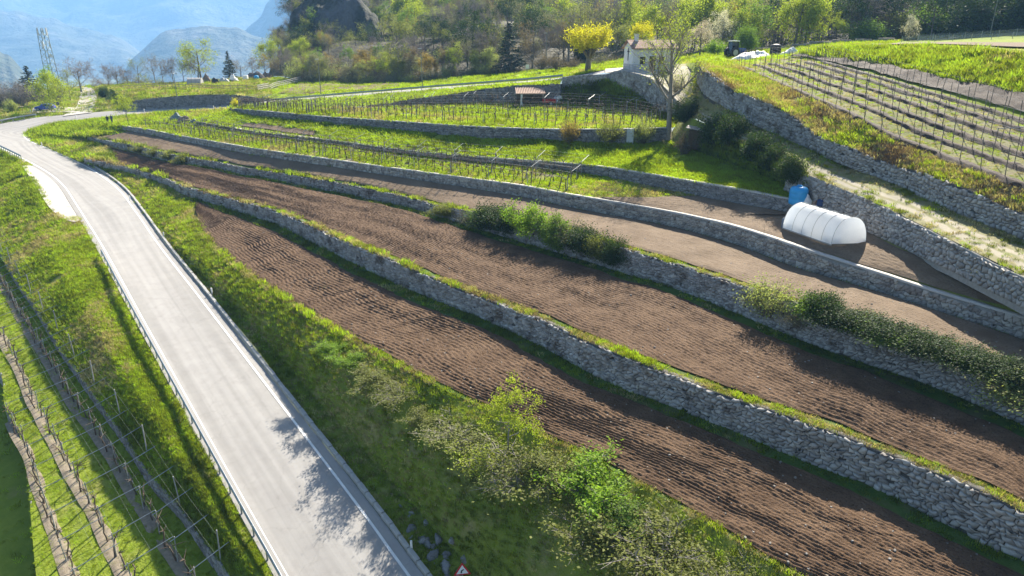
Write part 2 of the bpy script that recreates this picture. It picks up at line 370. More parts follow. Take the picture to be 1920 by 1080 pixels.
W2s = [(158, 304, -19.3, 297), (194, 313, -19.5, 304), (250, 326, -19.75, 315.5), (305, 346, -19.9, 332), (347, 365.5, -20, 349), (400, 382, -20.1, 364), (518, 421, -20.2, 396), (619, 471, -20.3, 440), (737, 528, -20.4, 490), (820, 563, -20.4, 526), (899, 594, -20.45, 558), (1017, 649, -20.5, 604), (1104, 697, -20.5, 645), (1194, 737, -20.5, 682), (1271, 765, -20.5, 713), (1382, 809, -20.5, 755), (1493, 857, -20.5, 793), (1634, 910, -20.55, 848), (1746, 967, -20.6, 895), (1852, 1022, -20.6, 941), (1920, 1050, -20.6, 978), (2060, 1110, -20.6, 1036)]
W3s = [(164, 262, -17.9, 255), (194, 271, -18, 262), (250, 285, -18.1, 272), (305, 300, -18.2, 285), (361, 309, -18.3, 296), (400, 315, -18.3, 302), (459, 328, -18.3, 314), (514, 337, -18.4, 322), (598, 354, -18.4, 336), (667, 368, -18.4, 349), (771, 390, -18.4, 372), (820, 405, -18.45, 386), (899, 430, -18.5, 400), (980, 454, -18.5, 415), (1055, 476, -18.5, 430), (1110, 492, -18.5, 448), (1166, 511, -18.5, 467), (1250, 535, -18.5, 492), (1396, 593, -18.5, 541), (1518, 643, -18.5, 580), (1622, 681, -18.55, 612), (1740, 720, -18.6, 650), (1830, 757, -18.6, 682), (1920, 797, -18.6, 716), (2060, 858, -18.6, 772)]
W4s = [(230, 243.5, -16.1, 236), (278, 252, -16.1, 243), (333, 263.5, -16.15, 254), (400, 276, -16.2, 265.5), (480, 291, -16.2, 279), (613, 311, -16.2, 298), (747, 332, -16.2, 317), (880, 352, -16.25, 335), (980, 369, -16.25, 349), (1059, 386, -16.3, 364), (1142, 402.5, -16.3, 378), (1260, 425, -16.3, 399), (1380, 458, -16.3, 427), (1493, 501, -16.3, 465), (1620, 538, -16.3, 506), (1730, 573, -16.3, 542), (1825, 604, -16.3, 571), (1920, 636, -16.3, 600), (2060, 684, -16.3, 648)]
W5s = [(372, 234, -14.6, 228), (480, 253.5, -14.55, 247), (613, 269, -14.5, 262), (747, 288.5, -14.5, 280), (880, 302.5, -14.45, 293), (1013, 315.5, -14.4, 302.5), (1113, 328, -14.4, 311), (1200, 345, -14.35, 324), (1280, 362, -14.3, 338), (1380, 381, -14.3, 355), (1480, 399, -14.3, 374), (1512, 405, -14.3, 380)]
W6s = [(432, 209.5, -12.9, 203.5), (480, 219, -12.8, 207), (600, 230.5, -12.7, 218), (747, 244, -12.5, 228), (880, 257, -12.3, 237), (1007, 262, -12.2, 242), (1100, 267, -12.1, 243), (1189, 268, -12, 242), (1256, 265, -11.9, 240)]
C2, H2 = wall_spec(W2s, 260, 20); C3, H3 = wall_spec(W3s, 260, 24); C4, H4 = wall_spec(W4s, 260, 28); C5, H5 = wall_spec(W5s, 160); C6, H6 = wall_spec(W6s, 140)
T2, T3, T4, T5, T6 = topline(C2, H2), topline(C3, H3), topline(C4, H4), topline(C5, H5), topline(C6, H6)
wall('dry_stone_wall', 'long dry stone wall above the lowest ploughed field, grassy tufts along its top', C2, H2, .36, .17, stone_m, seed=2, proud=.13, jit=.46)
wall('dry_stone_wall', 'overgrown dry stone wall under the second ploughed field with shrubs spilling over it', C3, H3, .3, .17, stone_m, seed=3, proud=.11, jit=.46)
wall('dry_stone_wall', 'mortared rubble wall with pale flat capping running below the polytunnel plot', C4, H4, .4, .3, stone_w, mortar_l, cap=cap_m, seed=4, proud=.06)
wall('dry_stone_wall', 'low rubble wall between the pergola vineyard and the bright green meadow', C5, H5, .38, .26, stone_d, mortar_l, cap=cap_m, seed=5, proud=.06)
wall('dry_stone_wall', 'ivy stained retaining wall between the meadow and the upper vineyard, bushes before it', C6, H6, .42, .27, stone_d, seed=6, proud=.06, cap=conc)

# ------------------------------------------------------------------ road
RL = [(580, 1155, -27.7), (515, 1040, -27), (480, 979, -26.6), (357, 760, -24.95), (245, 560, -23), (192, 464, -22.12), (162, 415, -21.6), (141, 382, -21.1), (119, 349, -20.5), (94, 327, -20), (55, 304, -19.4), (0, 277, -18.7), (-50, 255, -17.9), (-45, 241, -17.4), (0, 233, -16.9), (72, 220, -16.2), (125, 215, -15.7), (172, 211, -15.3), (240, 206.5, -14.6), (330, 203, -13.8), (440, 197, -12.8), (500, 190, -12.1), (790, 166, -8.9), (1060, 144.5, -6.2), (1150, 128.5, -4.74)]
RR = [(826, 1155, -27.8), (741, 1040, -27), (698, 980, -26.6), (531, 760, -24.95), (378, 560, -23), (300, 460, -22.1), (258, 400, -21.3), (222, 354, -20.7), (178, 321, -20), (133, 297, -19.4), (92, 279, -18.9), (56, 264, -18.4), (46, 256, -18.1), (47, 249.5, -17.85), (64, 240.5, -17.4), (94, 232, -16.8), (139, 227, -16.3), (203, 220, -15.5), (235, 216, -15.0), (328, 209, -14), (440, 202.5, -12.9), (500, 195, -12.2), (790, 171, -9), (1060, 149, -6.3), (1150, 133, -4.9)]
PL = [P(*a) for a in RL]; PR = [P(*a) for a in RR]
def ext(a, b, d): t = (a - b); t = t / np.linalg.norm(t[:2]); return a + t * d
PL = [ext(PL[0], PL[1], 26), ext(PL[0], PL[1], 12)] + PL; PR = [ext(PR[0], PR[1], 26), ext(PR[0], PR[1], 12)] + PR
NR = 360
cl, cr = resample(PL, NR, 'idx'), resample(PR, NR, 'idx')
mid = resample((cl + cr) / 2, NR); side = normals2(mid)            # left of the direction of travel
def rline(c, d, dz): o = c.copy(); o[:, :2] += (normals2(c)) * d; o[:, 2] += dz; return o
asphalt = M('asphalt', (.315, .302, .288), (.345, .332, .316), scale=.5, c3=(.30, .285, .272), scale3=1.6, lo3=.5, hi3=.75, rough=.9, bump=.15, bscale=60, bdist=.01, spec=.15)
t = asphalt.node_tree; b = [n for n in t.nodes if n.type == 'BSDF_PRINCIPLED'][0]; src = b.inputs['Base Color'].links[0].from_socket
uvn = nd(t, 'TexCoord'); sep = nd(t, 'SeparateXYZ'); t.links.new(uvn.outputs['UV'], sep.inputs[0])
cmb = nd(t, 'CombineXYZ'); mu = nd(t, 'Math', operation='MULTIPLY'); mu.inputs[1].default_value = .02; t.links.new(sep.outputs[0], mu.inputs[0]); t.links.new(mu.outputs[0], cmb.inputs[0]); t.links.new(sep.outputs[1], cmb.inputs[1])
ns = nd(t, 'TexNoise'); ns.inputs['Scale'].default_value = 1.1; ns.inputs['Detail'].default_value = 3; t.links.new(cmb.outputs[0], ns.inputs['Vector'])
rp = nd(t, 'MapRange'); rp.inputs[1].default_value = .38; rp.inputs[2].default_value = .62; rp.inputs[3].default_value = .88; rp.inputs[4].default_value = 1.08; t.links.new(ns.outputs[0], rp.inputs[0])
mm = nd(t, 'Mix', data_type='RGBA', blend_type='MULTIPLY'); mm.inputs[0].default_value = 1; t.links.new(src, mm.inputs[6]); t.links.new(rp.outputs[0], mm.inputs[7])
vo = nd(t, 'TexVoronoi', feature='DISTANCE_TO_EDGE'); vo.inputs['Scale'].default_value = .35; nz = nd(t, 'TexNoise'); nz.inputs['Scale'].default_value = 1.2
va = nd(t, 'VectorMath', operation='ADD'); oc = nd(t, 'TexCoord'); t.links.new(oc.outputs['Object'], nz.inputs['Vector']); t.links.new(oc.outputs['Object'], va.inputs[0]); t.links.new(nz.outputs[1], va.inputs[1]); t.links.new(va.outputs[0], vo.inputs['Vector'])
cr_ = nd(t, 'MapRange'); cr_.inputs[1].default_value = 0; cr_.inputs[2].default_value = .018; cr_.inputs[3].default_value = .92; cr_.inputs[4].default_value = 1; t.links.new(vo.outputs[0], cr_.inputs[0])
m2 = nd(t, 'Mix', data_type='RGBA', blend_type='MULTIPLY'); m2.inputs[0].default_value = 1; t.links.new(mm.outputs[2], m2.inputs[6]); t.links.new(cr_.outputs[0], m2.inputs[7]); t.links.new(m2.outputs[2], b.inputs['Base Color'])
eL, eR = rline(cl, .55, -.02), rline(cr, -.6, -.02)
loft('road', [eL, cl, cr, eR], NR, 19, asphalt)
for nm, c, sg in (('road_marking', cl, -1), ('road_marking', cr, 1)):
    q = slice(0, 250); loft(nm, [rline(c, sg * .0, .008)[q], rline(c, sg * .16, .008)[q]], 250, 2, M('line_paint', (.80, .80, .78), (.62, .61, .59), scale=1.5, lo=.4, hi=.75, rough=.7), ground=False)

# right verge: kerb, ditch strip, bank up to the lowest field
E1 = [P(*a) for a in [(366, 394, -20.25), (372, 425, -20.7), (390, 452, -20.9), (430, 492, -21), (520, 555, -21.1), (600, 605, -21.2), (700, 660, -21.2), (800, 715, -21.2), (900, 762, -21.2), (1000, 810, -21.2), (1100, 857, -21.2), (1200, 910, -21.2), (1330, 985, -21.2), (1420, 1040, -21.2), (1490, 1080, -21.2), (1620, 1155, -21.2), (1760, 1240, -21.2)]]
E1.append(ext(E1[-1], E1[-2], 10)); E1c = resample(E1, 200)
RRk = [ext(PR[0], PR[1], 14), PR[0], PR[1]] + [PR[i] for i in (2, 3, 4, 5)] + [P(457, 655, -24.0)] + [PR[i] for i in (6, 7, 8, 9, 10, 11, 12)]
bk = [E1[-1], P(1760, 1240, -21.2), P(1400, 1027, -21.2), P(1130, 871, -21.2), P(1000, 810, -21.2), P(930, 776, -21.2), P(700, 660, -21.2), P(600, 605, -21.2), P(505, 545, -21.1), P(425, 488, -21), P(372, 425, -20.7), P(347, 366, -20.0), P(250, 326.5, -19.75), P(175, 309, -19.4), P(156, 303, -19.3)]
fr = [a + np.array((.75, .5, -.05)) for a in RRk]
ft = [f + (b_ - f) * min(.25, 2.0 / np.linalg.norm((b_ - f)[:2])) * np.array((1, 1, .12)) for f, b_ in zip(fr, bk)]
st = [np.array((*(f * .84 + b_ * .16)[:2], f[2] + (b_[2] - f[2]) * .44)) for f, b_ in zip(ft, bk)]
md = [np.array((*(f * .45 + b_ * .55)[:2], f[2] + (b_[2] - f[2]) * .76)) for f, b_ in zip(ft, bk)]
loft('grass_bank', [fr, ft, st, md, bk], 200, 33, g_ground, amp=.14, nscale=.5, mode='idx', key='bank_right')
mf = [PR[i] + np.array((.5, .3, -.05)) for i in (12, 13, 14)] + [PR[i] + np.array((.6, -.5, -.05)) for i in (15, 16, 17, 18, 19, 20, 21, 22)] + [PR[22] + np.array((1.5, -.5, -.05))]
mb = [P(*a) for a in [(157, 303, -19.3), (161, 285, -18.6), (164, 261, -17.85), (180, 254, -16.9), (205, 249, -16.5), (228, 244, -16.15), (230, 237, -15.5), (262, 233, -15.2), (310, 231, -14.9), (370, 234, -14.7), (376, 227, -13.9), (432, 210, -12.9)]]
loft('meadow', [mf, mb], 120, 14, g_bright, amp=.12, mode='idx', key='meadow_head')

# terraces: a grassy sheet, then the tilled soil on it
def plough(amp, pitch, clod, seed):
    def f(G):
        u = np.r_[0, np.cumsum(np.linalg.norm(np.diff(G[:, 0, :2], axis=0), axis=1))][:, None]
        v = np.concatenate([np.zeros((len(G), 1)), np.cumsum(np.linalg.norm(np.diff(G, axis=1), axis=2), axis=1)], 1); v = v - v[:, -1:] 
        wv = v + .06 * fnoise(u * .12, v * .4, 2, seed) + .02 * fnoise(G[:, :, 0] * 3, G[:, :, 1] * 3, 2, seed + 2)
        tri = np.abs((wv / pitch) % 1 - .5) * 2
        e = np.clip(np.minimum(-v, v - v[:, :1]) / .35, 0, 1)
        cl_ = np.maximum(fnoise(G[:, :, 0] * 5.5, G[:, :, 1] * 5.5, 2, seed) + .25 * fnoise(G[:, :, 0] * 1.4, G[:, :, 1] * 1.4, 2, seed + 7), -.25) * clod + fnoise(G[:, :, 0] * .3, G[:, :, 1] * .3, 2, seed + 3) * .10
        return (amp * (tri - .5) * (.7 + fnoise(u * .15 + v * 0, v * .8, 2, seed + 9)) + cl_) * e - .07 * (1 - e)
    return f
def terrace(key, A, B, gmat, soil=None, smat=None, fm=.9, bm=1.2, amp=.05, pitch=.42, clod=.12, du=.11, dv=.065, seed=1, lift=.15, fw=None, bw=None):
    n = 200; a, b = resample(A, n), resample(B, n)
    loft(key, [a, b], n, 16, gmat, amp=.06, nscale=.7, key=key, oname='meadow')
    if soil:
        u0, u1 = soil; m = 400; i0 = np.linspace(u0, u1, m); tt = np.linspace(0, 1, n)
        aa = np.stack([np.interp(i0, tt, a[:, j]) for j in range(3)], 1); bb = np.stack([np.interp(i0, tt, b[:, j]) for j in range(3)], 1)
        W = np.linalg.norm((bb - aa)[:, :2], axis=1)
        wob = 1 + .35 * fnoise(i0 * 60, i0 * 0, 3, seed)
        s0 = np.clip(fm * wob / W, 0, .45)[:, None]; s1 = 1 - np.clip(bm * (2 - wob) / W, 0, .45)[:, None]
        La, Lb = aa + (bb - aa) * s0, aa + (bb - aa) * s1; La[:, 2] += lift; Lb[:, 2] += lift
        nu = int(clen(La) / du); nv = max(12, int(np.median(W) / dv))
        loft(key + '_soil', [resample(La, nu), resample(Lb, nu)], nu, nv, smat, relief=plough(amp, pitch, clod, seed), key=key + '_soil', oname='field')
        PATCH[key + '_mask'] = (u0, u1, fm, bm)
C2p = C2[int(frac_at(C2, 362) * 259):]
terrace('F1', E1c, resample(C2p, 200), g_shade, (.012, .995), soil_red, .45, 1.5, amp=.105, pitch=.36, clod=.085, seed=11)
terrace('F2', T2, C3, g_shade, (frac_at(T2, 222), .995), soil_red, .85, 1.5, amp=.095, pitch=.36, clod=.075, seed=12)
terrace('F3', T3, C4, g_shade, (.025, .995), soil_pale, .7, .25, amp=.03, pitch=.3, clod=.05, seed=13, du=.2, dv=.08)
terrace('F4', T4, resample(np.vstack([C5, [P(1545, 392, -14.2), P(1680, 458, -14.1), P(1800, 505, -14.2), P(1920, 556, -14.3), P(2060, 615, -14.4), ext(P(2060, 615, -14.4), P(1920, 556, -14.3), 26)]]), 200), g_vine, (frac_at(T4, 1118), .998), soil_pale, .28, .35, amp=.03, pitch=.3, clod=.06, seed=14, du=.2, dv=.08)
G5b = [P(*a) for a in [(1310, 285, -12), (1400, 318, -12.3), (1470, 345, -12.7), (1520, 374, -13.1)]]
terrace('G5', T5, resample(np.vstack([C6, G5b]), 200), g_bright)
VB = [PZ(432, 200, 127), PZ(600, 203, 113), PZ(760, 199, 110), PZ(900, 194, 108), PZ(1000, 195, 105), PZ(1140, 200, 100), PZ(1225, 213, 93), PZ(1266, 236, 86)]
VBc = resample(VB, 160)
terrace('V6', T6, VBc, g_vine)

# upper road bank with its retaining wall
W7s = [(690, 201, None, 199), (730, 200, None, 194), (765, 198, None, 187), (850, 195.5, None, 176), (900, 194, None, 168), (975, 194.5, None, 160), (1050, 195, None, 157)]
px = proj(VBc)[0]
def vb_at(x): return np.array([np.interp(x, px, VBc[:, j]) for j in range(3)])
b7 = np.array([np.r_[vb_at(x), max(.3, height_for(vb_at(x), t))] for x, _, _, t in W7s]); c7 = resample(b7, 60); C7, H7 = c7[:, :3].copy(), c7[:, 3].copy()
wall('dry_stone_wall', 'ivy covered stone wall behind the upper vineyard, joined to the tiled shed', C7, H7, .45, .3, stone_d, seed=7)
hb = lambda x: float(np.interp(x, [740, 765, 850, 900, 975, 1050, 1080], [0, .9, 1.6, 2.1, 2.6, 2.9, 2.6]))
xs = [432, 500, 600, 690, 730, 765, 850, 900, 975, 1050]
b0 = [vb_at(x) + np.array((0, .35 if x > 685 else 0, float(np.interp(x, proj(C7)[0], H7)) - .05 if x >= 690 else 0)) for x in xs]
rin = rline(cr, -.65, -.03)[150:]; rpx = proj(rin)[0]
r_at = lambda x: np.array([np.interp(x, rpx[np.argmin(rpx):], rin[np.argmin(rpx):, j]) for j in range(3)])
loft('grass_bank', [b0, [r_at(x) for x in xs]], 90, 10, g_bright, amp=.15, mode='idx', key='bank_upper')
W8s = [PZ(1053, 166, 104), PZ(1095, 157, 102), PZ(1133, 150, 101), PZ(1148, 153, 100), PZ(1173, 166, 98), PZ(1204, 181, 96), PZ(1236, 210, 92.5), PZ(1277, 222, 88)]
W8t = [144, 141, 138.5, 134.5, 135, 142, 162, 203]
b8 = np.array([np.r_[p, height_for(p, t_)] for p, t_ in zip(W8s, W8t)]); c8 = resample(b8, 110); C8, H8 = c8[:, :3].copy(), np.maximum(c8[:, 3], .3)
wall('dry_stone_wall', 'pale curved retaining wall carrying the white house and its yard', C8, H8, .4, .26, stone_m, mortar_l, seed=8)
T8 = topline(C8, H8)
loft('grass_bank', [[vb_at(1045), vb_at(1100), vb_at(1150), vb_at(1195), vb_at(1225), vb_at(1264)], [W8s[0], W8s[2], W8s[3], W8s[5], W8s[6], W8s[7]]], 50, 12, g_ground, amp=.2, mode='idx', key='house_bank')

# track and the walls beside it
W10s = [(1307, 153, -5.4, 121), (1327, 180, -6.3, 139), (1354, 197, -7, 159), (1383, 215, -7.8, 174), (1420, 236, -8.5, 187), (1465, 255, -9.2, 209), (1530, 285, -9.9, 255), (1593, 312, -10.4, 280), (1647, 333, -10.9, 302), (1713, 361, -11.2, 323), (1780, 393, -11.5, 347), (1850, 421, -11.7, 378), (1920, 449, -11.9, 407), (2060, 505, -12.2, 458)]
C10, H10 = wall_spec(W10s, 190, 28); T10 = topline(C10, H10)
wall('dry_stone_wall', 'tall retaining wall above the farm track holding up the staked vineyard', C10, H10, .36, .22, stone_m, seed=10, proud=.11, jit=.44)
TLs = [PZ(1135, 138, 101), PZ(1158, 134.5, 100.5), PZ(1204, 142, 96.4), PZ(1236, 162, 92.8), PZ(1277, 203, 88.3)] + [P(*a) for a in [(1330, 235, -8.9), (1400, 275, -10), (1460, 308, -10.8), (1510, 326, -11.1), (1570, 350, -11.5), (1660, 388, -11.9), (1700, 408, -12.1), (1800, 458, -12.3), (1920, 518, -12.6), (2060, 588, -12.8)]]
TRs = [PZ(1135, 129, 106), PZ(1180, 126, 107), PZ(1240, 122, 108), PZ(1288, 120, 106), PZ(1302, 136, 94)] + [P(*a) for a in [(1307, 153, -5.4), (1340, 189, -6.7), (1383, 215, -7.8), (1450, 249, -9), (1530, 285, -9.9), (1620, 323, -10.7), (1713, 361, -11.2), (1800, 402, -11.55), (1920, 449, -11.9), (2060, 505, -12.2)]]
TLs.append(ext(TLs[-1], TLs[-2], 28)); TRs.append(ext(TRs[-1], TRs[-2], 28)); TLc = resample(TLs, 236, 'idx'); TRc = resample(TRs, 236, 'idx')
g_track = M('farm_track', (.17, .165, .06), (.23, .20, .10), scale=1.3, c3=(.13, .16, .04), scale3=.4, bump=.7, bscale=12, bdist=.05)
t = g_track.node_tree; b_n = [n for n in t.nodes if n.type == 'BSDF_PRINCIPLED'][0]; src = b_n.inputs['Base Color'].links[0].from_socket
uvn = nd(t, 'TexCoord'); sep = nd(t, 'SeparateXYZ'); t.links.new(uvn.outputs['UV'], sep.inputs[0]); nz = nd(t, 'TexNoise'); nz.inputs['Scale'].default_value = .9; nz.inputs['Detail'].default_value = 6; t.links.new(uvn.outputs['Object'], nz.inputs['Vector'])
ad = nd(t, 'Math', operation='MULTIPLY_ADD'); ad.inputs[1].default_value = 1.1; t.links.new(nz.outputs[0], ad.inputs[0]); t.links.new(sep.outputs[1], ad.inputs[2]); fac = None
for cen_ in (2.0, 3.5):
    s_ = nd(t, 'Math', operation='SUBTRACT'); s_.inputs[1].default_value = cen_; t.links.new(ad.outputs[0], s_.inputs[0]); ab = nd(t, 'Math', operation='ABSOLUTE'); t.links.new(s_.outputs[0], ab.inputs[0]); mr = nd(t, 'MapRange'); mr.inputs[1].default_value = .32; mr.inputs[2].default_value = .6; mr.inputs[3].default_value = 1; mr.inputs[4].default_value = 0; t.links.new(ab.outputs[0], mr.inputs[0])
    if fac is None: fac = mr.outputs[0]
    else: mx = nd(t, 'Math', operation='MAXIMUM'); t.links.new(fac, mx.inputs[0]); t.links.new(mr.outputs[0], mx.inputs[1]); fac = mx.outputs[0]
mm = nd(t, 'Mix', data_type='RGBA'); t.links.new(fac, mm.inputs[0]); t.links.new(src, mm.inputs[6]); mm.inputs[7].default_value = (.31, .275, .205, 1); t.links.new(mm.outputs[2], b_n.inputs['Base Color'])
loft('path', [TLc, TRc], 236, 14, g_track, amp=.05, mode='idx', key='track')
def tr(s0, s1, i0, i1, dz=.05): return [(TLc * (1 - s0) + TRc * s0)[i0:i1] + np.array((0, 0, dz)), (TLc * (1 - s1) + TRc * s1)[i0:i1] + np.array((0, 0, dz))]
loft('path', tr(.05, .95, 0, 38), 38, 8, M('pale_track', (.44, .42, .38), (.36, .33, .28), scale=.8, bump=.3, bscale=12), key='t0', ground=False)
loft('path', tr(.52, .88, 36, 62), 26, 5, track_m, key='t0b', ground=False)

C9i = slice(116, 236); t9 = TLc[C9i]; base9 = t9.copy()
h9 = np.interp(proj(t9)[0], [1500, 1540, 1680, 1800, 1920, 2060], [2.0, 2.45, 2.05, 1.6, 1.45, 1.4]); base9[:, 2] -= h9
C9 = resample(np.c_[offs(base9, -.3), h9], 150); 
wall('dry_stone_wall', 'stepped stone wall between the polytunnel plot and the farm track', C9[:, :3].copy(), C9[:, 3].copy(), .36, .24, stone_m, mortar_l, seed=9, proud=.10, jit=.44)
loft('grass_bank', [G5b[0:1] + G5b[1:], [P(1330, 235, -8.9), P(1400, 275, -10), P(1460, 308, -10.8), P(1512, 327, -11.1)]], 40, 8, g_ground, amp=.1, mode='idx', key='hedge_bank')
loft('grass_bank', [[W8s[7], vb_at(1266), C6[-1], G5b[0]], [T8[-1], PZ(1290, 215, 84), PZ(1300, 222, 79), P(1330, 235, -8.9)]], 20, 6, g_ground, amp=.1, mode='idx', key='hb2')
FE = [PZ(1320, 117, 91), PZ(1377, 125, 93), PZ(1400, 133, 84), PZ(1460, 160, 76), PZ(1530, 190, 68), PZ(1600, 222, 62), PZ(1671, 260, 57.5), PZ(1752, 292, 53), PZ(1830, 322, 48.6), PZ(1920, 355, 44.5), PZ(2060, 404, 39.5)]
FE.append(ext(FE[-1], FE[-2], 28)); FEc = resample(FE, 160)
loft('grass_bank', [T10, FEc], 160, 12, g_dry, amp=.12, key='bank10')
BE = [PZ(1480, 108, 95), PZ(1530, 114, 92), PZ(1606, 133, 84), PZ(1670, 151, 77.5), PZ(1736, 171, 72), PZ(1860, 206, 63), PZ(1920, 225, 59), PZ(2060, 265, 50.5)]
BE.append(ext(BE[-1], BE[-2], 28)); BEc = resample(BE, 160); FE1 = resample(FE[1:], 160)
loft('field', [FE1, BEc], 160, 30, g_v11, amp=.06, nscale=.8, key='V11')
BT = [PZ(1500, 98, 96), PZ(1568, 91, 95), PZ(1640, 89, 91), PZ(1714, 87, 88), PZ(1800, 91, 80), PZ(1920, 99, 70), PZ(2060, 106, 62)]
BT.append(ext(BT[-1], BT[-2], 28)); BTc = resample(BT, 160); BM = BEc * .35 + BTc * .65; BM[:, 2] += .1
loft('grass_bank', [BEc, BEc * .72 + BTc * .28, BM, BTc], 160, 24, g_bright, amp=.2, nscale=.6, key='bank11')
dz9 = np.array((0, 0, .06)); loft('field', [BEc * .93 + BTc * .07 + dz9, BEc * .70 + BTc * .30 + dz9], 160, 14, dark_soil, amp=.08, nscale=1.2, key='bank11s', ground=False, drape=.22)
U1f = [PZ(1060, 144.5, 110.5), PZ(1150, 128.5, 106.5), PZ(1240, 122, 108.2), PZ(1290, 119.5, 106.5), PZ(1320, 116.5, 91.3), PZ(1377, 125, 92.9), PZ(1430, 116.6, 93.9), PZ(1480, 108.3, 94.9), PZ(1500, 98.2, 95.9), PZ(1568, 91.2, 95), PZ(1714, 86.7, 88.2), PZ(1920, 98.6, 70.2), PZ(2060, 105.5, 62.2)]
U1b = [PZ(1060, 128, 150), PZ(1150, 113, 150), PZ(1220, 106, 147), PZ(1290, 102, 145), PZ(1340, 99, 140), PZ(1400, 97, 138), PZ(1450, 91, 136), PZ(1490, 87, 135.5), PZ(1530, 83, 135), PZ(1600, 79, 135), PZ(1740, 75, 130), PZ(1930, 65, 116), PZ(2080, 58, 105)]
U1f.append(ext(U1f[-1], U1f[-2], 28)); U1b.append(ext(U1b[-1], U1b[-2], 30))
loft('meadow', [U1f, U1b], 130, 20, g_bright, amp=.1, mode='idx', key='yard')
loft('meadow', [[PZ(1286, 121, 105.8), PZ(1302, 137, 93.8), P(1307, 154, -5.42)], [PZ(1288, 118.8, 107), PZ(1322, 116, 91.8), T10[2]]], 12, 5, g_bright, key='corner')
uf = resample(U1f, 130, 'idx'); ub = resample(U1b, 130, 'idx')
loft('field', [(uf * .84 + ub * .16)[92:] + dz9 * 2.5, (uf * .62 + ub * .38)[92:] + dz9 * 2.5], 38, 12, soil_pale, key='topfield', amp=.04)

# beyond the road: field strip, garden plateau, valley rim
FB = [PZ(505, 143, 185), PZ(600, 150, 175), PZ(750, 154, 163), PZ(900, 141, 155), PZ(1000, 132, 152), PZ(1060, 128, 150.5), PZ(1150, 113, 150)]
r2 = rline(cl, .6, -.04)[150:]; r2x = proj(r2)[0]; k0 = int(np.argmin(r2x))
ro_at = lambda x: np.array([np.interp(x, r2x[k0:], r2[k0:, j]) for j in range(3)])
RO = [ro_at(x) for x in (505, 600, 750, 900, 1000, 1060, 1148)]
loft('meadow', [RO, FB], 90, 20, g_bright, amp=.25, nscale=.15, mode='idx', key='beyond')
fq = lambda x, y, Z: PZ(x, y, Z) + np.array((0, 0, .25))
loft('field', [[fq(520, 171, 145), fq(600, 172.5, 139), fq(700, 168, 138), fq(745, 163, 141)], [fq(565, 156, 165), fq(620, 156.5, 160), fq(690, 157, 157), fq(752, 158, 152)]], 40, 20, soil_pale, key='farfield', ground=False, drape=.15)
W12b = [ro_at(x) for x in (226, 251, 320, 417, 470, 502)]; W12t = [205, 191, 181, 177, 181, 188]
b12 = np.array([np.r_[p, max(.2, height_for(p, t_))] for p, t_ in zip(W12b, W12t)]); c12 = resample(b12, 90); C12, H12 = c12[:, :3].copy(), c12[:, 3].copy()
wall('dry_stone_wall', 'dark retaining wall along the far bend below the fenced garden', C12, H12, .45, .3, stone_d, seed=12)
T12 = topline(C12, H12)
FN = [PZ(215, 170, 160), PZ(260, 167, 156), PZ(320, 166, 152), PZ(417, 167, 147), PZ(470, 169.5, 142), PZ(505, 182, 137)]
PB = [PZ(190, 160, 185), PZ(240, 158.5, 183), PZ(300, 157, 180), PZ(400, 150, 178), PZ(450, 146, 180), PZ(505, 143, 185)]
loft('meadow', [T12, resample(FN, 90), resample(PB, 90)], 90, 24, g_ground, amp=.12, key='plateau')
BL = [(-130, 225, 140), (-60, 218, 146), (0, 213, 150), (72, 205, 157), (125, 196, 163), (172, 185, 170), (226, 170.5, 160)]
ro2 = [ro_at(x) for x in (72, 125, 172, 226)]
lf = [PL[16] + np.array((-1, .4, 0)), PL[16] * .5 + PL[17] * .5 + np.array((-.5, .6, 0)), PL[17] + np.array((-.2, .7, 0))] + ro2
PBl = [PZ(-150, 195, 165), PZ(-60, 184, 172), PZ(0, 177, 176), PZ(72, 169, 182), PZ(125, 164, 186), PZ(160, 161, 188), PZ(190, 160, 185)]
loft('meadow', [lf, [PZ(*a) for a in BL], PBl], 80, 20, g_ground, amp=.03, mode='idx', key='left_far')
g1 = np.array((0, 0, .2))
loft('road', [[P(118, 217, -15.75) + g1, PZ(140, 200, 155) + g1, PZ(146, 185, 166) + g1, PZ(150, 172, 177) + g1, PZ(152, 164, 185) + g1], [P(172, 212, -15.35) + g1, PZ(176, 199, 155) + g1, PZ(181, 184, 166) + g1, PZ(178, 172, 177) + g1, PZ(170, 164, 185) + g1]], 30, 6, gravel, key='sideroad', ground=False, mode='idx', drape=.12)
loft('path', [[PZ(60, 212, 152) + g1, PZ(95, 209, 152) + g1, PZ(130, 208, 150) + g1], [PZ(62, 204, 158) + g1, PZ(100, 200, 160) + g1, PZ(140, 199, 156) + g1]], 14, 5, gravel, key='carpark', ground=False, drape=.10)
rim = PBl + PB[1:]; rim = [a + np.array((0, 0, 0)) for a in rim]
drop1 = [a * np.array((1.25, 1.25, 1)) + np.array((0, 0, -28)) for a in rim]; drop2 = [a * np.array((2.2, 2.4, 1)) + np.array((0, 0, -110)) for a in rim]
loft('hills', [rim, drop1, drop2], 60, 24, leaf_litter, amp=2.0, nscale=.03, key='drop')

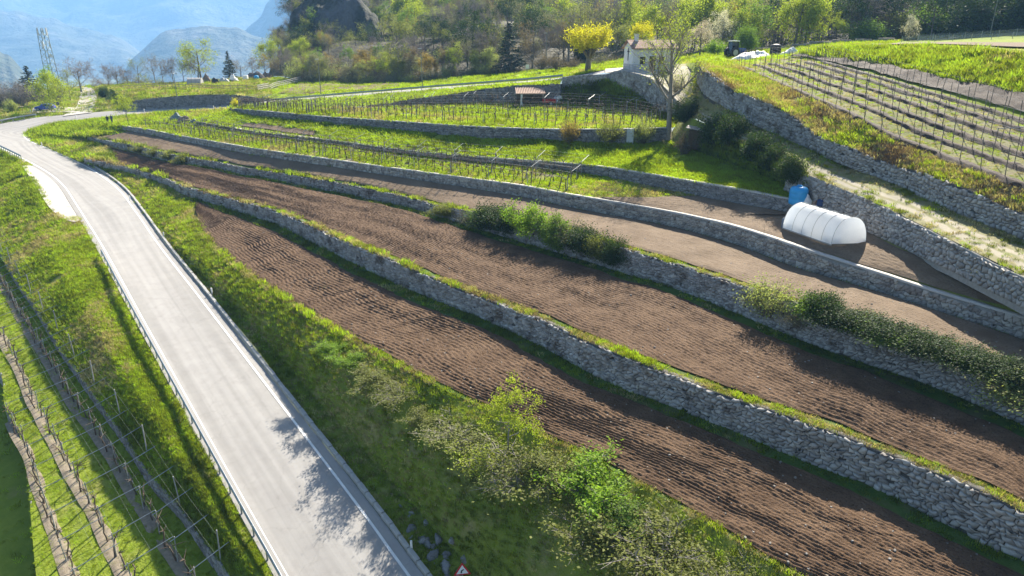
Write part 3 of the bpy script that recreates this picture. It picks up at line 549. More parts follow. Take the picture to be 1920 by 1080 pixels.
# left of the road: gravel bay, bank, low walls, pergola terraces
LL0 = [(-150, 330, -23.2), (-60, 400, -24.6), (0, 469, -25.5), (30, 519, -26), (68, 573, -26.5), (101, 629, -27), (136, 679, -27.4), (178, 738, -27.8), (237, 819, -28.3), (284, 890, -28.7), (341, 952, -29.1), (385, 1015, -29.4), (424, 1068, -29.7), (500, 1170, -30.2)]
L0 = [P(x, y, h + float(np.interp(y, [400, 600, 1100], [.3, 1.2, 1.6]))) for x, y, h in LL0]; L0.append(ext(L0[-1], L0[-2], 14))
lroad = [PL[i] for i in (14, 13, 12, 11, 10, 9, 8, 7, 6)] + [P(298, 655, -24.0), P(327, 707, -24.5), P(357, 760, -24.95), P(418, 870, -25.8), PL[4], PL[3], PL[2], PL[1]]
lr = [a + np.array((-.5, -.35, -.06)) for a in lroad]
L0c = resample(L0, 200)[::1]; lrc = resample(lr, 200)
ly = proj(lrc)[1]; w_b = 3.3 * np.sqrt(np.clip(np.sin(np.pi * np.clip((ly - 304) / 112., 0, 1)), 0, 1)); tl_ = resample(L0, 200)
mid_l = tl_ * .5 + lrc * .5; mid_l[:, 2] += .65; dv_ = tl_ - lrc; dn = np.linalg.norm(dv_[:, :2], axis=1)[:, None]; bench = lrc + dv_ / dn * w_b[:, None]; bench[:, 2] = lrc[:, 2] - .06
near_ = lrc + dv_ * .06; k_ = np.clip(w_b / 1.0, 0, 1)[:, None]; edge_l = bench * k_ + near_ * (1 - k_)
loft('grass_bank', [tl_, mid_l, edge_l, lrc], 200, 36, g_ground, amp=.09, nscale=.45, key='bank_left')
ib = [i for i in range(200) if w_b[i] > .25]
loft('path', [(bench + np.array((0, 0, .12)))[ib[0]:ib[-1] + 1], (lrc + np.array((0, 0, .12)))[ib[0]:ib[-1] + 1]], len(ib), 10, gravel, key='bay')
hL = np.full(200, .95); CL = resample(L0, 200); CLb = CL.copy(); CLb[:, 2] -= .95
rev = lambda c: c[::-1].copy()
wall('dry_stone_wall', 'low dry stone wall at the foot of the roadside bank beside the pergola rows', offs(CLb, -.1), hL, .4, .2, stone_d, seed=20, batter=.05, thick=.4, single=0)
LLL = [(-330, 420, -26.0), (-200, 520, -27.2), (-90, 610, -28.2), (0, 700, -29.1), (9, 760, -29.6), (38, 819, -29.9), (50, 878, -30.2), (59, 985, -30.7), (68, 1080, -31.1), (85, 1180, -31.5)]
LLp = [P(x, y, h + float(np.interp(y, [400, 600, 1100], [.3, 1.2, 1.6]))) for x, y, h in LLL]; LLp.append(ext(LLp[-1], LLp[-2], 12)); LLc = resample(LLp, 200)
CLg = CLb.copy()
loft('meadow', [LLc, offs(CLg, .3)], 200, 24, g_bright, amp=.07, nscale=.7, key='V0')
LLb = LLc.copy(); LLb[:, 2] -= 1.5
wall('dry_stone_wall', 'low terrace wall under the lowest pergola row, dark grass below it', LLb.copy(), np.full(200, 1.5), .4, .2, stone_m, seed=21, batter=.05, thick=.4, single=0)
loft('meadow', [LLb + np.array((-22, -8, -2.5)), LLb], 100, 10, g_bright, amp=.1, key='V00')

# hillside with the wood, valley floor, mountains
hillb = [PZ(500, 146, 184)] + FB[:-1] + U1b[1:7] + U1b[8:]
def back(p, x, y, Z): return PZ(x, y, Z)
hx = [(540, 60, 250), (560, 40, 255), (640, 30, 262), (780, 40, 255), (900, 40, 250), (1000, 38, 248), (1060, 36, 246), (1150, 34, 244), (1220, 30, 240), (1290, 28, 238), (1340, 26, 235), (1400, 20, 228), (1450, 14, 224), (1530, 5, 220), (1600, 0, 215), (1740, -10, 205), (1930, -25, 190), (2080, -40, 175), (2500, -60, 150)]
hm = [PZ(*a) for a in hx]; ht = [PZ(x + (70 if i < 3 else 0), -130 - i * 6, 420) for i, (x, y, z) in enumerate(hx)]
hillb = hillb[:len(hx)]
loft('hill', [hillb, hm, ht], 130, 50, leaf_litter, amp=3.0, nscale=.03, mode='idx', key='hill')
cb = [PZ(545, 128, 215), PZ(580, 128, 205), PZ(630, 126, 200), PZ(680, 122, 200), PZ(720, 112, 208)]; ct_ = [PZ(575, 25, 250), PZ(600, -8, 252), PZ(640, -30, 250), PZ(690, -20, 250), PZ(730, 10, 250)]
cmid = [a * .55 + b_ * .45 + np.array((0, -9, 5)) for a, b_ in zip(cb, ct_)]
loft('cliff', [cb, cmid, ct_], 70, 60, cliff_rock, amp=4.5, nscale=.09, mode='idx', key='cliff', ground=False)
vf = M('valley_floor', (.10, .13, .06), (.16, .16, .10), scale=.01, bump=.3)
gsheet = mesh_np('ground', [(-9000, -3000, -115), (9000, -3000, -115), (9000, 12000, -115), (-9000, 12000, -115)], np.array([[0, 1, 2, 3]]), vf)
go = link('ground', gsheet); go['kind'] = 'structure'
mrock = M('mountain_rock', (.05, .065, .04), (.09, .095, .07), scale=.006, c3=(.17, .165, .15), scale3=.008, lo3=.55, hi3=.70, bump=1, bscale=.02, bdist=30)
def mountain(name, crest, Z, foot_z, depth, nu=140, nv=50, rough=18, seed=1):
    """crest: (column, row) outline seen from the terraces; the flanks fall towards us and away"""
    c = resample([PZ(x, y, Z) for x, y in crest], nu)
    c[:, 2] += fnoise(np.arange(nu) * .18, np.zeros(nu), 4, seed) * rough * .5; c[:, 2] = np.minimum(c[:, 2], 370 + 25 * np.sin(np.arange(nu) * .3))
    f = c.copy(); d = c[:, :2] / np.linalg.norm(c[:, :2], axis=1)[:, None]; f[:, :2] -= d * depth; f[:, 2] = foot_z
    bk_ = c.copy(); bk_[:, :2] += d * depth; bk_[:, 2] = foot_z
    m1 = f * .5 + c * .5; m1[:, 2] -= (c[:, 2] - foot_z) * .12
    loft(name, [f, m1, c, bk_], nu, nv, mrock, amp=rough * 1.2, nscale=1 / 240., key=name + str(seed), ground=False, seed=seed, oname='mountain')
mountain('mountain', [(-420, 20), (-200, 60), (-60, 75), (0, 88), (35, 118), (62, 165), (90, 220)], 1350, -115, 480, rough=12, seed=3)
mountain('mountain', [(215, 200), (240, 120), (262, 92), (300, 60), (312, 53), (345, 50), (400, 47), (440, 52), (500, 72), (560, 90), (700, 60), (900, 60)], 2250, -115, 620, rough=14, seed=4)
mountain('mountain', [(-600, -40), (-300, -20), (-60, 10), (20, 18), (90, 30), (130, 48), (190, 62), (235, 80), (280, 110), (330, 140), (420, 180)], 3150, -115, 900, rough=22, seed=5)
mountain('mountain', [(420, 100), (460, 55), (490, 22), (498, 0), (520, -20), (560, -40), (620, -60), (800, -60), (1100, -80)], 3000, -115, 750, rough=22, seed=6)
mountain('mountain', [(-900, -120), (-400, -90), (-100, -70), (60, -80), (150, -60), (260, -75), (330, -40), (420, -50), (560, -90), (900, -130), (1500, -150)], 4500, -115, 1300, rough=45, seed=7)
BVH = BVHTree.FromPolygons([Vector(v) for v in GV], GF)
def pix(x, y, fallback=150.0):            # where the line of sight through (x, y) meets the ground
    u, f, U = ray(x, y); r = BVH.ray_cast(Vector((0, 0, CZ)), Vector((u, f, U)).normalized())
    return np.array(r[0]) if r[0] is not None else PZ(x, y, fallback)
def gz(X, Y, z0=None):
    r = BVH.ray_cast(Vector((X, Y, 120 if z0 is None else z0)), Vector((0, 0, -1)))
    return r[0].z if r[0] is not None else 0.0
def depth(p): return float(proj(p)[2])
# ------------------------------------------------------------------ plants: skeleton, twigs, leaves
def tubes(segs, n=4):
    S = np.array(segs, float); p0, p1, r0, r1 = S[:, 0:3], S[:, 3:6], S[:, 6], S[:, 7]
    d = p1 - p0; d /= np.linalg.norm(d, axis=1)[:, None] + 1e-9
    ref = np.where(np.abs(d[:, 2:3]) > .9, np.array([[1., 0, 0]]), np.array([[0, 0, 1.]])); a = np.cross(d, ref); a /= np.linalg.norm(a, axis=1)[:, None] + 1e-9; b = np.cross(d, a)
    th = 2 * np.pi * np.arange(n) / n; ring = a[:, None] * np.cos(th)[None, :, None] + b[:, None] * np.sin(th)[None, :, None]
    V = np.concatenate([p0[:, None] + ring * r0[:, None, None], p1[:, None] + ring * r1[:, None, None]], 1)
    f = np.array([(i, (i + 1) % n, n + (i + 1) % n, n + i) for i in range(n)])
    return V.reshape(-1, 3), (f[None] + (np.arange(len(S)) * 2 * n)[:, None, None]).reshape(-1, 4)
def leaves(C, L, rs, aspect=.55, up=0.0, D=None):
    n = len(C); L = np.broadcast_to(np.asarray(L, float), (n,))[:, None]
    a = rs.normal(size=(n, 3)) if D is None else D + rs.normal(size=(n, 3)) * .35
    a[:, 2] += up; a /= np.linalg.norm(a, axis=1)[:, None] + 1e-9
    b = np.cross(a, rs.normal(size=(n, 3))); b /= np.linalg.norm(b, axis=1)[:, None] + 1e-9
    V = np.stack([C - a * L * .5, C + b * L * aspect * .5, C + a * L * .5, C - b * L * aspect * .5], 1)
    return V.reshape(-1, 3), np.arange(4 * n).reshape(n, 4), rs.rand(n)
def grow(rs, H, r, levels=3, trunk=.3, nchild=(6, 6, 5), spread=.75, lean=.05, curl=.25, upw=.25, ratio=.55):
    segs, tips = [], []
    def br(p, d, L, rad, lv):
        k = 4 if lv == 0 else 3; q = p.copy(); dd = d.copy(); pts = [q.copy()]
        for i in range(k):
            dd = dd + rs.normal(size=3) * curl * (.35 if lv == 0 else 1) / k + np.array((0, 0, upw / k * (lv > 0))); dd /= np.linalg.norm(dd)
            q2 = q + dd * L / k; r0 = rad * (1 - .6 * i / k); r1 = rad * (1 - .6 * (i + 1) / k)
            segs.append((*q, *q2, r0, r1, lv)); q = q2; pts.append(q.copy())
        if lv >= levels: tips.append((*q, *dd)); tips.append((*pts[-2], *dd)); return
        for j in range(nchild[lv]):
            f = (trunk + (1 - trunk) * (j + rs.rand() * .8) / nchild[lv]) if lv == 0 else (.3 + .7 * (j + rs.rand()) / nchild[lv])
            f = min(f, 1.0); i = min(int(f * k), k - 1); pos = pts[i] + (pts[i + 1] - pts[i]) * (f * k - i)
            a = rs.rand() * 2 * np.pi; o = np.cross(dd, np.array((math.cos(a), math.sin(a), .3))); o /= np.linalg.norm(o) + 1e-9
            nd_ = dd * (1 - spread * rs.uniform(.6, 1.1)) + o * spread * rs.uniform(.8, 1.2); nd_ /= np.linalg.norm(nd_)
            br(pos, nd_, L * ratio * rs.uniform(.75, 1.2) * (1.15 - .35 * f if lv == 0 else 1), rad * (1 - .6 * f) * .55, lv + 1)
        if lv: tips.append((*q, *dd))
    br(np.zeros(3), np.array((rs.normal() * lean, rs.normal() * lean, 1.0)), H * .72, r, 0)
    return np.array(segs), np.array(tips)
PROTO = {}
def proto(name, trunkV, crownV, rnd=None, tmat=None, cmat=None):
    tm = mesh_np(name + '_trunk', trunkV[0], trunkV[1], tmat or bark); cm = mesh_np(name + '_crown', crownV[0], crownV[1], cmat or bark, rnd)
    z = np.concatenate([trunkV[0], crownV[0]]); R = np.percentile(np.linalg.norm(crownV[0][:, :2], axis=1), 93)
    PROTO[name] = (tm, cm, float(np.percentile(z[:, 2], 99.5)), float(R))
def leafy(name, seed, H=8, r=.16, L=.24, n=3200, sig=.35, twigs=True, **kw):
    rs = np.random.RandomState(seed); sg, tp = grow(rs, H, r, **kw)
    keep = sg if twigs else sg[sg[:, 8] < 3]
    if n:
        i = rs.randint(0, len(tp), n); C = tp[i, :3] + rs.normal(size=(n, 3)) * sig * rs.uniform(.3, 1.2, (n, 1)); V, F, q = leaves(C, L * rs.uniform(.6, 1.3, n), rs)
        # light and dark sprays: one random tone for each twig plus a little for each leaf
        tone = np.clip(rs.rand(len(tp))[i] * .65 + q * .35, 0, 1)
        proto(name, tubes(keep, 4), (V, F), tone)
    else:
        a = sg[sg[:, 8] < 2]; b_ = sg[sg[:, 8] >= 2].copy(); extra = []
        for x in tp:
            for _ in range(5):
                d = x[3:6] + rs.normal(size=3) * .6; d /= np.linalg.norm(d); extra.append((*x[:3], *(x[:3] + d * H * .07 * rs.uniform(.6, 1.5)), .012, .006, 4))
        b_[:, 6:8] = np.maximum(b_[:, 6:8], .012); bb = np.vstack([b_, np.array(extra)])
        proto(name, tubes(a, 5), tubes(bb, 3))
def shrub(name, seed, H=2.5, R=1.6, stems=26, L=.12, n=3500, twig=.012, leafsig=.16, inner=False):
    rs = np.random.RandomState(seed); segs, tips = [], []
    for i in range(stems):
        a = rs.rand() * 6.283; o = np.array((math.cos(a), math.sin(a), 0)); p = o * R * .25 * rs.rand(); sp = rs.uniform(.1, 1.0) ** .8; h = H * rs.uniform(.6, 1.05) * (1 - .35 * sp)
        d = np.array((0, 0, 1.)) + o * sp * R / H * .6; q = p.copy()
        for k in range(5):
            d = d + rs.normal(size=3) * .18 + o * sp * .12; d /= np.linalg.norm(d); q2 = q + d * h / 5 * 1.05; r0 = twig * (2.4 - .4 * k)
            segs.append((*q, *q2, r0, r0 * .8, 0))
            if k > 0:
                for _ in range(3):
                    e = d + rs.normal(size=3) * .8; e /= np.linalg.norm(e); q3 = q2 + e * h * .2 * rs.uniform(.5, 1.3); segs.append((*q2, *q3, twig, twig * .5, 1)); tips.append(q3)
            q = q2
        tips.append(q)
    tp = np.array(tips); i = rs.randint(0, len(tp), n); C = tp[i] + rs.normal(size=(n, 3)) * leafsig; C[:, 2] = np.maximum(C[:, 2], .05)
    V, F, q = leaves(C, L * rs.uniform(.6, 1.3, n), rs); tone = np.clip(rs.rand(len(tp))[i] * .6 + q * .4, 0, 1)
    proto(name, tubes(segs, 3), (V, F), tone)
leafy('leafy_a', 31, 8, .17, .26, 3600, .38); leafy('leafy_b', 32, 8, .16, .26, 3000, .34, spread=.65, nchild=(7, 5, 5)); leafy('leafy_c', 33, 8, .17, .26, 6500, .48, spread=.9, trunk=.22, nchild=(8, 6, 4))
leafy('sparse_a', 41, 9, .16, .2, 1300, .4, spread=.6); leafy('sparse_b', 42, 9, .15, .2, 900, .4, spread=.7, nchild=(7, 6, 5)); leafy('sparse_c', 43, 9, .17, .22, 1700, .4, spread=.55)
leafy('bare_a', 51, 8, .2, n=0, trunk=.3, nchild=(7, 6, 5), spread=.7, ratio=.62); leafy('bare_b', 52, 8, .17, n=0, spread=.6, nchild=(8, 6, 5), ratio=.6)
leafy('blossom', 61, 7, .16, .17, 4200, .3, trunk=.25, nchild=(8, 6, 5))
leafy('tall', 63, 13, .30, .13, 3600, .35, trunk=.34, nchild=(11, 8, 7), spread=.55, ratio=.42, upw=.5)
leafy('sapling', 64, 3, .05, .12, 90, .12, nchild=(6, 3, 2), trunk=.45)
shrub('shrub_leafy', 71, n=5200, L=.13); shrub('shrub_twiggy', 72, n=2600, L=.09, stems=46, leafsig=.2); shrub('shrub_dense', 73, H=2.0, R=1.6, n=9000, L=.13, leafsig=.26, stems=34); shrub('shrub_willow', 74, n=4200, L=.12, stems=44, leafsig=.22)
def conifer(name, seed, H=10):
    rs = np.random.RandomState(seed); segs = [(0, 0, 0, 0, 0, H * .97, .2, .02, 0)]; C, D = [], []
    for z in np.arange(.9, H, .33):
        R = (H - z) / H * 2.3 * rs.uniform(.8, 1.1) + .12
        for k in range(8):
            a = rs.rand() * 6.283; o = np.array((math.cos(a), math.sin(a), -.25 + .3 * rs.rand())); m = max(3, int(R * 7))
            p = np.array((0, 0, z)); segs.append((*p, *(p + o * R), .025, .008, 1))
            t_ = rs.uniform(.15, 1, m)[:, None]; C.append(p + o * R * t_ + rs.normal(size=(m, 3)) * .10); D.append(np.repeat((o + np.array((0, 0, -.35)))[None], m, 0))
    C = np.vstack(C); D = np.vstack(D); V, F, q = leaves(C, .42 * rs.uniform(.7, 1.3, len(C)), rs, .4, D=D); proto(name, tubes(segs, 4), (V, F), q)
conifer('conifer', 81)
def pollard(name, seed):
    rs = np.random.RandomState(seed); segs, rods, C = [(0, 0, 0, .05, 0, 1.25, .30, .24, 0)], [], []
    for i in range(9):
        a = i * .7 + rs.rand() * .4; o = np.array((math.cos(a), math.sin(a), 0)) * rs.uniform(.3, 1); hd = np.array((.05, 0, 1.25)) + o * 1.0 + np.array((0, 0, rs.uniform(.7, 1.3))); segs.append((.05, 0, 1.15, *hd, .13, .08, 0))
        for k in range(55):
            d = o * rs.uniform(.0, 1.3) + rs.normal(size=3) * .4 + np.array((0, 0, .9)); d /= np.linalg.norm(d); L = rs.uniform(1.2, 2.2) * (.75 + .45 * d[2]); e = hd + d * L; rods.append((*hd, *e, .014, .006, 1))
            t_ = rs.uniform(.25, 1, 16)[:, None]; C.append(hd + d * L * t_ + rs.normal(size=(16, 3)) * .07)
    C = np.vstack(C); V, F, q = leaves(C, .15, rs); Vr, Fr = tubes(rods, 3); proto(name, tubes(segs, 6), (np.vstack([Vr, V]), np.vstack([Fr, F + len(Vr)])), np.r_[np.full(len(Fr), .4), q])
pollard('pollard', 91)
def leafmat(name, c, tr=.45, r=.38): return M(name, c, rnd=r, trans=tr, tcol=(1.25, 1.3, .75), rough=.7, spec=.2)
LEAF = dict(yg=leafmat('leaf_yellow_green', (.30, .36, .04)), green=leafmat('leaf_green', (.13, .21, .035)), bright=leafmat('leaf_bright_green', (.20, .32, .03)), olive=leafmat('leaf_olive', (.19, .21, .06)),
            dark=leafmat('leaf_dark', (.04, .07, .02), .3), ochre=leafmat('leaf_ochre', (.27, .20, .06)), brown=leafmat('leaf_brown', (.19, .145, .09), .3), grey=leafmat('leaf_grey', (.24, .235, .14), .3), pine=leafmat('needle', (.03, .05, .028), .1),
            yellow=leafmat('leaf_yellow', (.55, .51, .03), .5, .25), white=leafmat('petal_white', (.62, .58, .52), .35, .15), pink=leafmat('petal_pink', (.52, .44, .42), .35, .2), pale=leafmat('leaf_pale', (.30, .34, .12)), twig=M('twig', (.20, .165, .145), (.26, .225, .20), scale=3))
RSP = np.random.RandomState(5)
def plant(name, kind, col, base, Ht, Wd, label, cat='tree', group=None, tmat=None, parts=('trunk', 'crown'), rot=None):
    tm, cm, h, r = PROTO[kind]; base = np.asarray(base, float)
    o = thing(name, label, cat, base - np.array((0, 0, .05)), RSP.rand() * 6.28 if rot is None else rot, group)
    o.scale = (Wd / (2 * r), Wd / (2 * r), Ht / h)
    for nm, me, mt in ((parts[0], tm, tmat or bark), (parts[1], cm, LEAF[col])):
        c = link(nm, me, o); c.material_slots[0].link = 'OBJECT'; c.material_slots[0].material = mt
    return o
def plant_px(name, kind, col, x, yb, yt, wpx, label, cat='tree', Z=None, **kw):
    b_ = pix(x, yb) if Z is None else PZ(x, yb, Z); d = depth(b_); s = d / F_PX
    if Z is not None: b_[2] = b_[2]
    u = kw.pop('face', 1.0)
    ang = math.sqrt(max(.2, 1 - (U_of(yb)) ** 2))
    Hh = max(.4, height_for(b_, yt)) * ((.42 if x < 900 else .46 if x < 1030 else .62) if yb > 600 and 'shrub' in kind else 1)
    return plant(name, kind, col, b_, Hh, wpx * s * (1.22 if yb > 600 else 1), label, cat, **kw)
def U_of(y): f, U = ray(960, y)[1:]; return U / math.hypot(f, U)

# trees, left and far
T = plant_px
T('roadside_tree', 'leafy_c', 'yg', 97, 209, 134, 66, 'bright yellow green tree beside the parked blue car')
T('pine_tree', 'conifer', 'pine', 62, 186, 124, 40, 'dark pine among bare bushes beyond the parked car', Z=168)
T('tree', 'sparse_c', 'olive', 132, 187, 120, 45, 'olive leaved tree beside the gravel side road', Z=168)
T('bare_tree', 'bare_a', 'twig', 153, 172, 107, 68, 'broad leafless tree at the end of the gravel side road', tmat=bark_g, Z=178)
T('tree', 'leafy_b', 'bright', 93, 172, 122, 34, 'fresh green tree at the foot of the antenna mast', Z=176)
for x, yb, yt, w_ in ((8, 205, 152, 50), (28, 208, 165, 36), (45, 198, 150, 44), (70, 190, 158, 40), (-20, 212, 150, 60), (110, 182, 150, 34)): T('bare_bush', 'shrub_twiggy', 'twig', x, yb, yt, w_, 'grey leafless bush on the verge past the far bend', 'bush', group='bare bushes past the bend', tmat=bark_g, parts=('stems', 'twigs'), Z=160)
T('bush', 'shrub_leafy', 'pale', 22, 209, 186, 26, 'pale green bush beside the wooden table on the verge', 'bush', parts=('stems', 'foliage'))
T('clipped_bush', 'shrub_dense', 'dark', 194, 182, 164, 20, 'dark rounded evergreen bush at the corner of the garden bank', 'bush', parts=('stems', 'foliage'), Z=158)
row = [(205, 166, 120, 34, 'bare_b', 'twig'), (222, 164, 118, 34, 'bare_a', 'twig'), (240, 162, 128, 30, 'bare_b', 'twig'), (262, 161, 106, 40, 'sparse_a', 'olive'), (292, 159, 96, 34, 'sparse_b', 'brown'), (307, 159, 100, 34, 'sparse_b', 'brown'), (326, 158, 106, 34, 'bare_b', 'twig'), (345, 155, 112, 32, 'sparse_a', 'olive')]
for x, yb, yt, w_, k_, c_ in row: T('thin_tree', k_, c_, x, yb, yt, w_, {'twig': 'thin leafless tree in the row on the valley rim behind the garden', 'olive': 'thin green flecked tree in the row on the valley rim', 'brown': 'thin brown budding tree in the row on the valley rim'}[c_], group='trees along the valley rim', tmat=bark, Z=180)
T('poplar_tree', 'blossom', 'yg', 378, 152, 73, 80, 'tall yellow green tree behind the small garden hoop house', Z=182)
T('tree', 'sparse_c', 'brown', 372, 152, 104, 60, 'brown budding tree before the tall yellow green one', Z=178)
T('conifer_tree', 'conifer', 'pine', 432, 148, 96, 22, 'narrow dark conifer behind the junk heaps of the garden', Z=180)
for x, yt, w_, c_ in ((452, 106, 40, 'brown'), (474, 100, 40, 'brown'), (497, 92, 40, 'ochre'), (512, 104, 34, 'brown')): T('tree', 'sparse_c', c_, x, 146, yt, w_, {'brown': 'brown leafed tree behind the cluttered end of the garden', 'ochre': 'ochre leafed tree at the foot of the wooded hill'}[c_], group='budding trees behind the garden', Z=182)
T('bare_tree', 'bare_b', 'twig', 536, 146, 86, 52, 'round grey leafless tree between the garden and the wood', tmat=bark_g, Z=178)
T('young_tree', 'leafy_b', 'yg', 241, 233, 172, 40, 'young yellow green tree beside the two walkers')
T('bush', 'shrub_leafy', 'yellow', 443, 201, 183, 20, 'small yellow bush beside the upper road at the wall end', 'bush', parts=('stems', 'foliage'))
# wood edge: single trees, then the wood itself
rs = np.random.RandomState(77); pal = ['pale', 'brown', 'yg', 'grey', 'olive', 'brown', 'pale', 'grey', 'ochre']; kinds = ['leafy_a', 'sparse_c', 'leafy_c', 'sparse_a', 'leafy_b', 'sparse_b']
words = dict(pale='pale green', brown='brown budding', yg='yellow green', grey='greyish green', olive='olive green', ochre='ochre')
for i, x in enumerate(np.linspace(552, 915, 25)):
    c_ = pal[i % 9]; yb = float(np.interp(x, [550, 600, 750, 915], [150, 153, 157, 142])); Z_ = float(np.interp(x, [550, 750, 915], [178, 162, 153])); x += rs.uniform(-8, 8)
    T('woodland_tree', kinds[rs.randint(6)], c_, x, yb + 2, yb - (rs.uniform(48, 82) if x > 735 else rs.uniform(38, 58)), rs.uniform(38, 58), words[c_] + ' tree at the wood edge behind the brown field strip', group='trees at the wood edge', Z=Z_)
for i, x in enumerate(np.linspace(552, 930, 22)):
    c_ = ['pale', 'brown', 'grey', 'olive'][i % 4]; yb = float(np.interp(x, [550, 600, 750, 915], [152, 155, 159, 144])); Z_ = float(np.interp(x, [550, 750, 915], [174, 159, 151]))
    T('bush', ['shrub_willow', 'shrub_twiggy'][i % 2], c_, x, yb + 2, yb - rs.uniform(20, 34), rs.uniform(30, 44), words[c_] + ' bush fringing the wood behind the brown field strip', 'bush', group='bushes at the wood edge', parts=('stems', 'foliage'), Z=Z_)
T('spruce_tree', 'conifer', 'pine', 955, 143, 44, 58, 'tall dark spruce standing before the wood near the white signboard', Z=150)
T('bush', 'shrub_twiggy', 'brown', 970, 145, 124, 46, 'brown leafless bush beside the tall dark spruce', 'bush', parts=('stems', 'twigs'), Z=147)
T('pollard_tree', 'pollard', 'yellow', 1102, 134, 43, 80, 'pollarded willow with a glowing yellow crown near the white house')
T('tree', 'pollard', 'yellow', 1197, 112, 40, 42, 'yellow willow crown showing behind the white house roof', Z=128)
for x, yt, w_ in ((1015, 96, 40), (1045, 100, 40), (1130, 98, 44), (1150, 104, 36), (1075, 108, 36)): T('bush', 'shrub_twiggy', 'brown' if x != 1130 else 'grey', x, 130, yt, w_, 'leafless brown bush on the slope behind the pollarded willow', 'bush', group='bushes behind the willow', parts=('stems', 'twigs'), Z=138)
T('blossom_tree', 'blossom', 'pink', 1312, 103, 38, 62, 'pinkish white blossom tree behind the house yard', Z=128)
T('blossom_tree', 'blossom', 'white', 1352, 98, 18, 62, 'greyish white blossom tree behind the tractor yard', Z=140)
T('blossom_tree', 'sparse_c', 'white', 1410, 92, 18, 60, 'thinly flowering tree at the wood edge past the tractor', Z=142)
T('bush', 'shrub_dense', 'green', 1402, 92, 48, 42, 'round olive bush behind the tractor', 'bush', parts=('stems', 'foliage'), Z=126)
T('bush', 'shrub_leafy', 'bright', 1340, 103, 74, 44, 'fresh green bush under the blossom trees', 'bush', parts=('stems', 'foliage'), Z=124)
T('tree', 'leafy_c', 'yg', 1510, 78, -14, 84, 'tall yellow green tree beside the log pile', Z=136)
T('tree', 'leafy_a', 'yg', 1566, 80, 22, 44, 'smaller yellow green tree by the end of the log pile', Z=136)
T('bush', 'shrub_dense', 'green', 1618, 80, 36, 64, 'big green bush behind the log pile', 'bush', parts=('stems', 'foliage'), Z=133)
T('blossom_tree', 'blossom', 'white', 1703, 80, 26, 32, 'small tree in full white blossom by the netting fence', Z=128)
for x, yt, w_, c_ in ((1680, 22, 70, 'olive'), (1745, 8, 110, 'green'), (1820, 6, 110, 'dark'), (1890, 10, 90, 'green'), (1660, 30, 50, 'brown')): T('bush', 'shrub_dense', c_, x, 76 if x < 1800 else 70, yt, w_, {'olive': 'olive', 'green': 'tall green', 'dark': 'tall dark green', 'brown': 'brown'}[c_] + ' bush behind the white blossom tree and netting fence', 'bush', group='bushes behind the netting fence', parts=('stems', 'foliage'), Z=137 if x < 1800 else 126)
T('tree', 'tall', 'yg', 1253, 262, 18, 150, 'tall half bare tree with ivy trunk standing before the white house', tmat=bark_l)
T('bush', 'shrub_willow', 'white', 1268, 176, 128, 44, 'white flowering bush behind the tall half bare tree', 'bush', parts=('stems', 'blossom'), Z=86)
# hedge of evergreens under the track
for x, yb, yt, w_ in ((1285, 228, 182, 52), (1335, 268, 212, 62), (1372, 272, 212, 62), (1412, 300, 246, 58), (1445, 318, 268, 54), (1488, 342, 286, 54)): T('evergreen_bush', 'shrub_dense', 'dark', x, yb, yt, w_, 'dark evergreen bush in the hedge between meadow and farm track', 'bush', group='evergreen hedge under the track', parts=('stems', 'foliage'))
T('bush', 'shrub_twiggy', 'brown', 1282, 288, 234, 62, 'brown twiggy bush before the little hut', 'bush', parts=('stems', 'twigs'))
for x, yt, w_, c_, l_ in ((1068, 219, 42, 'ochre', 'reddish brown bush'), (1145, 222, 56, 'olive', 'wide olive bush'), (1205, 217, 46, 'pale', 'yellowish green bush')): T('bush', 'shrub_willow', c_, x, 269, yt, w_, l_ + ' growing against the meadow retaining wall', 'bush', parts=('stems', 'foliage'))
# shrubs on the wall between the second and third fields
for x, yb, yt, w_, k_, c_, l_ in ((838, 404, 380, 50, 'shrub_dense', 'olive', 'low olive bush'), (905, 424, 392, 60, 'shrub_dense', 'green', 'rounded green bush'), (955, 434, 392, 64, 'shrub_dense', 'dark', 'dark tangled bush'), (1050, 466, 416, 70, 'shrub_dense', 'green', 'spreading green bush'), (1125, 484, 440, 60, 'shrub_dense', 'olive', 'olive ivy bush'), (880, 420, 392, 56, 'shrub_twiggy', 'grey', 'grey twiggy bush'), (925, 428, 384, 84, 'shrub_dense', 'dark', 'dark green bush'), (985, 440, 378, 92, 'shrub_leafy', 'bright', 'bright yellow green bush'), (1032, 450, 396, 74, 'shrub_leafy', 'green', 'mid green bush'), (1068, 460, 410, 76, 'shrub_twiggy', 'grey', 'grey brown bush'), (1104, 474, 424, 76, 'shrub_dense', 'dark', 'dark ivy like bush'), (1148, 494, 444, 56, 'shrub_dense', 'dark', 'rounded dark bush'), (1440, 592, 520, 100, 'shrub_willow', 'pale', 'feathery pale willow bush'), (1500, 612, 558, 64, 'shrub_twiggy', 'grey', 'grey leafless bush'), (1905, 762, 655, 120, 'shrub_willow', 'pale', 'large feathery willow bush')):
    T('bush', k_, c_, x, yb, yt, w_, l_ + (' on the overgrown wall below the third field' if x < 1200 else ' leaning over the wall under the polytunnel terraces'), 'bush', parts=('stems', 'foliage'))
for i, x in enumerate(range(1520, 1920, 28)):
    yy = float(np.interp(x, proj(T3)[0], proj(T3)[1])); T('ivy_bush', 'shrub_dense', 'dark' if i % 3 else 'green', x, yy + 16, yy - 26 - 8 * (i % 3), 82, 'dark ivy bush hanging over the wall beside the third field', 'bush', group='ivy bushes along the wall', parts=('stems', 'foliage'))
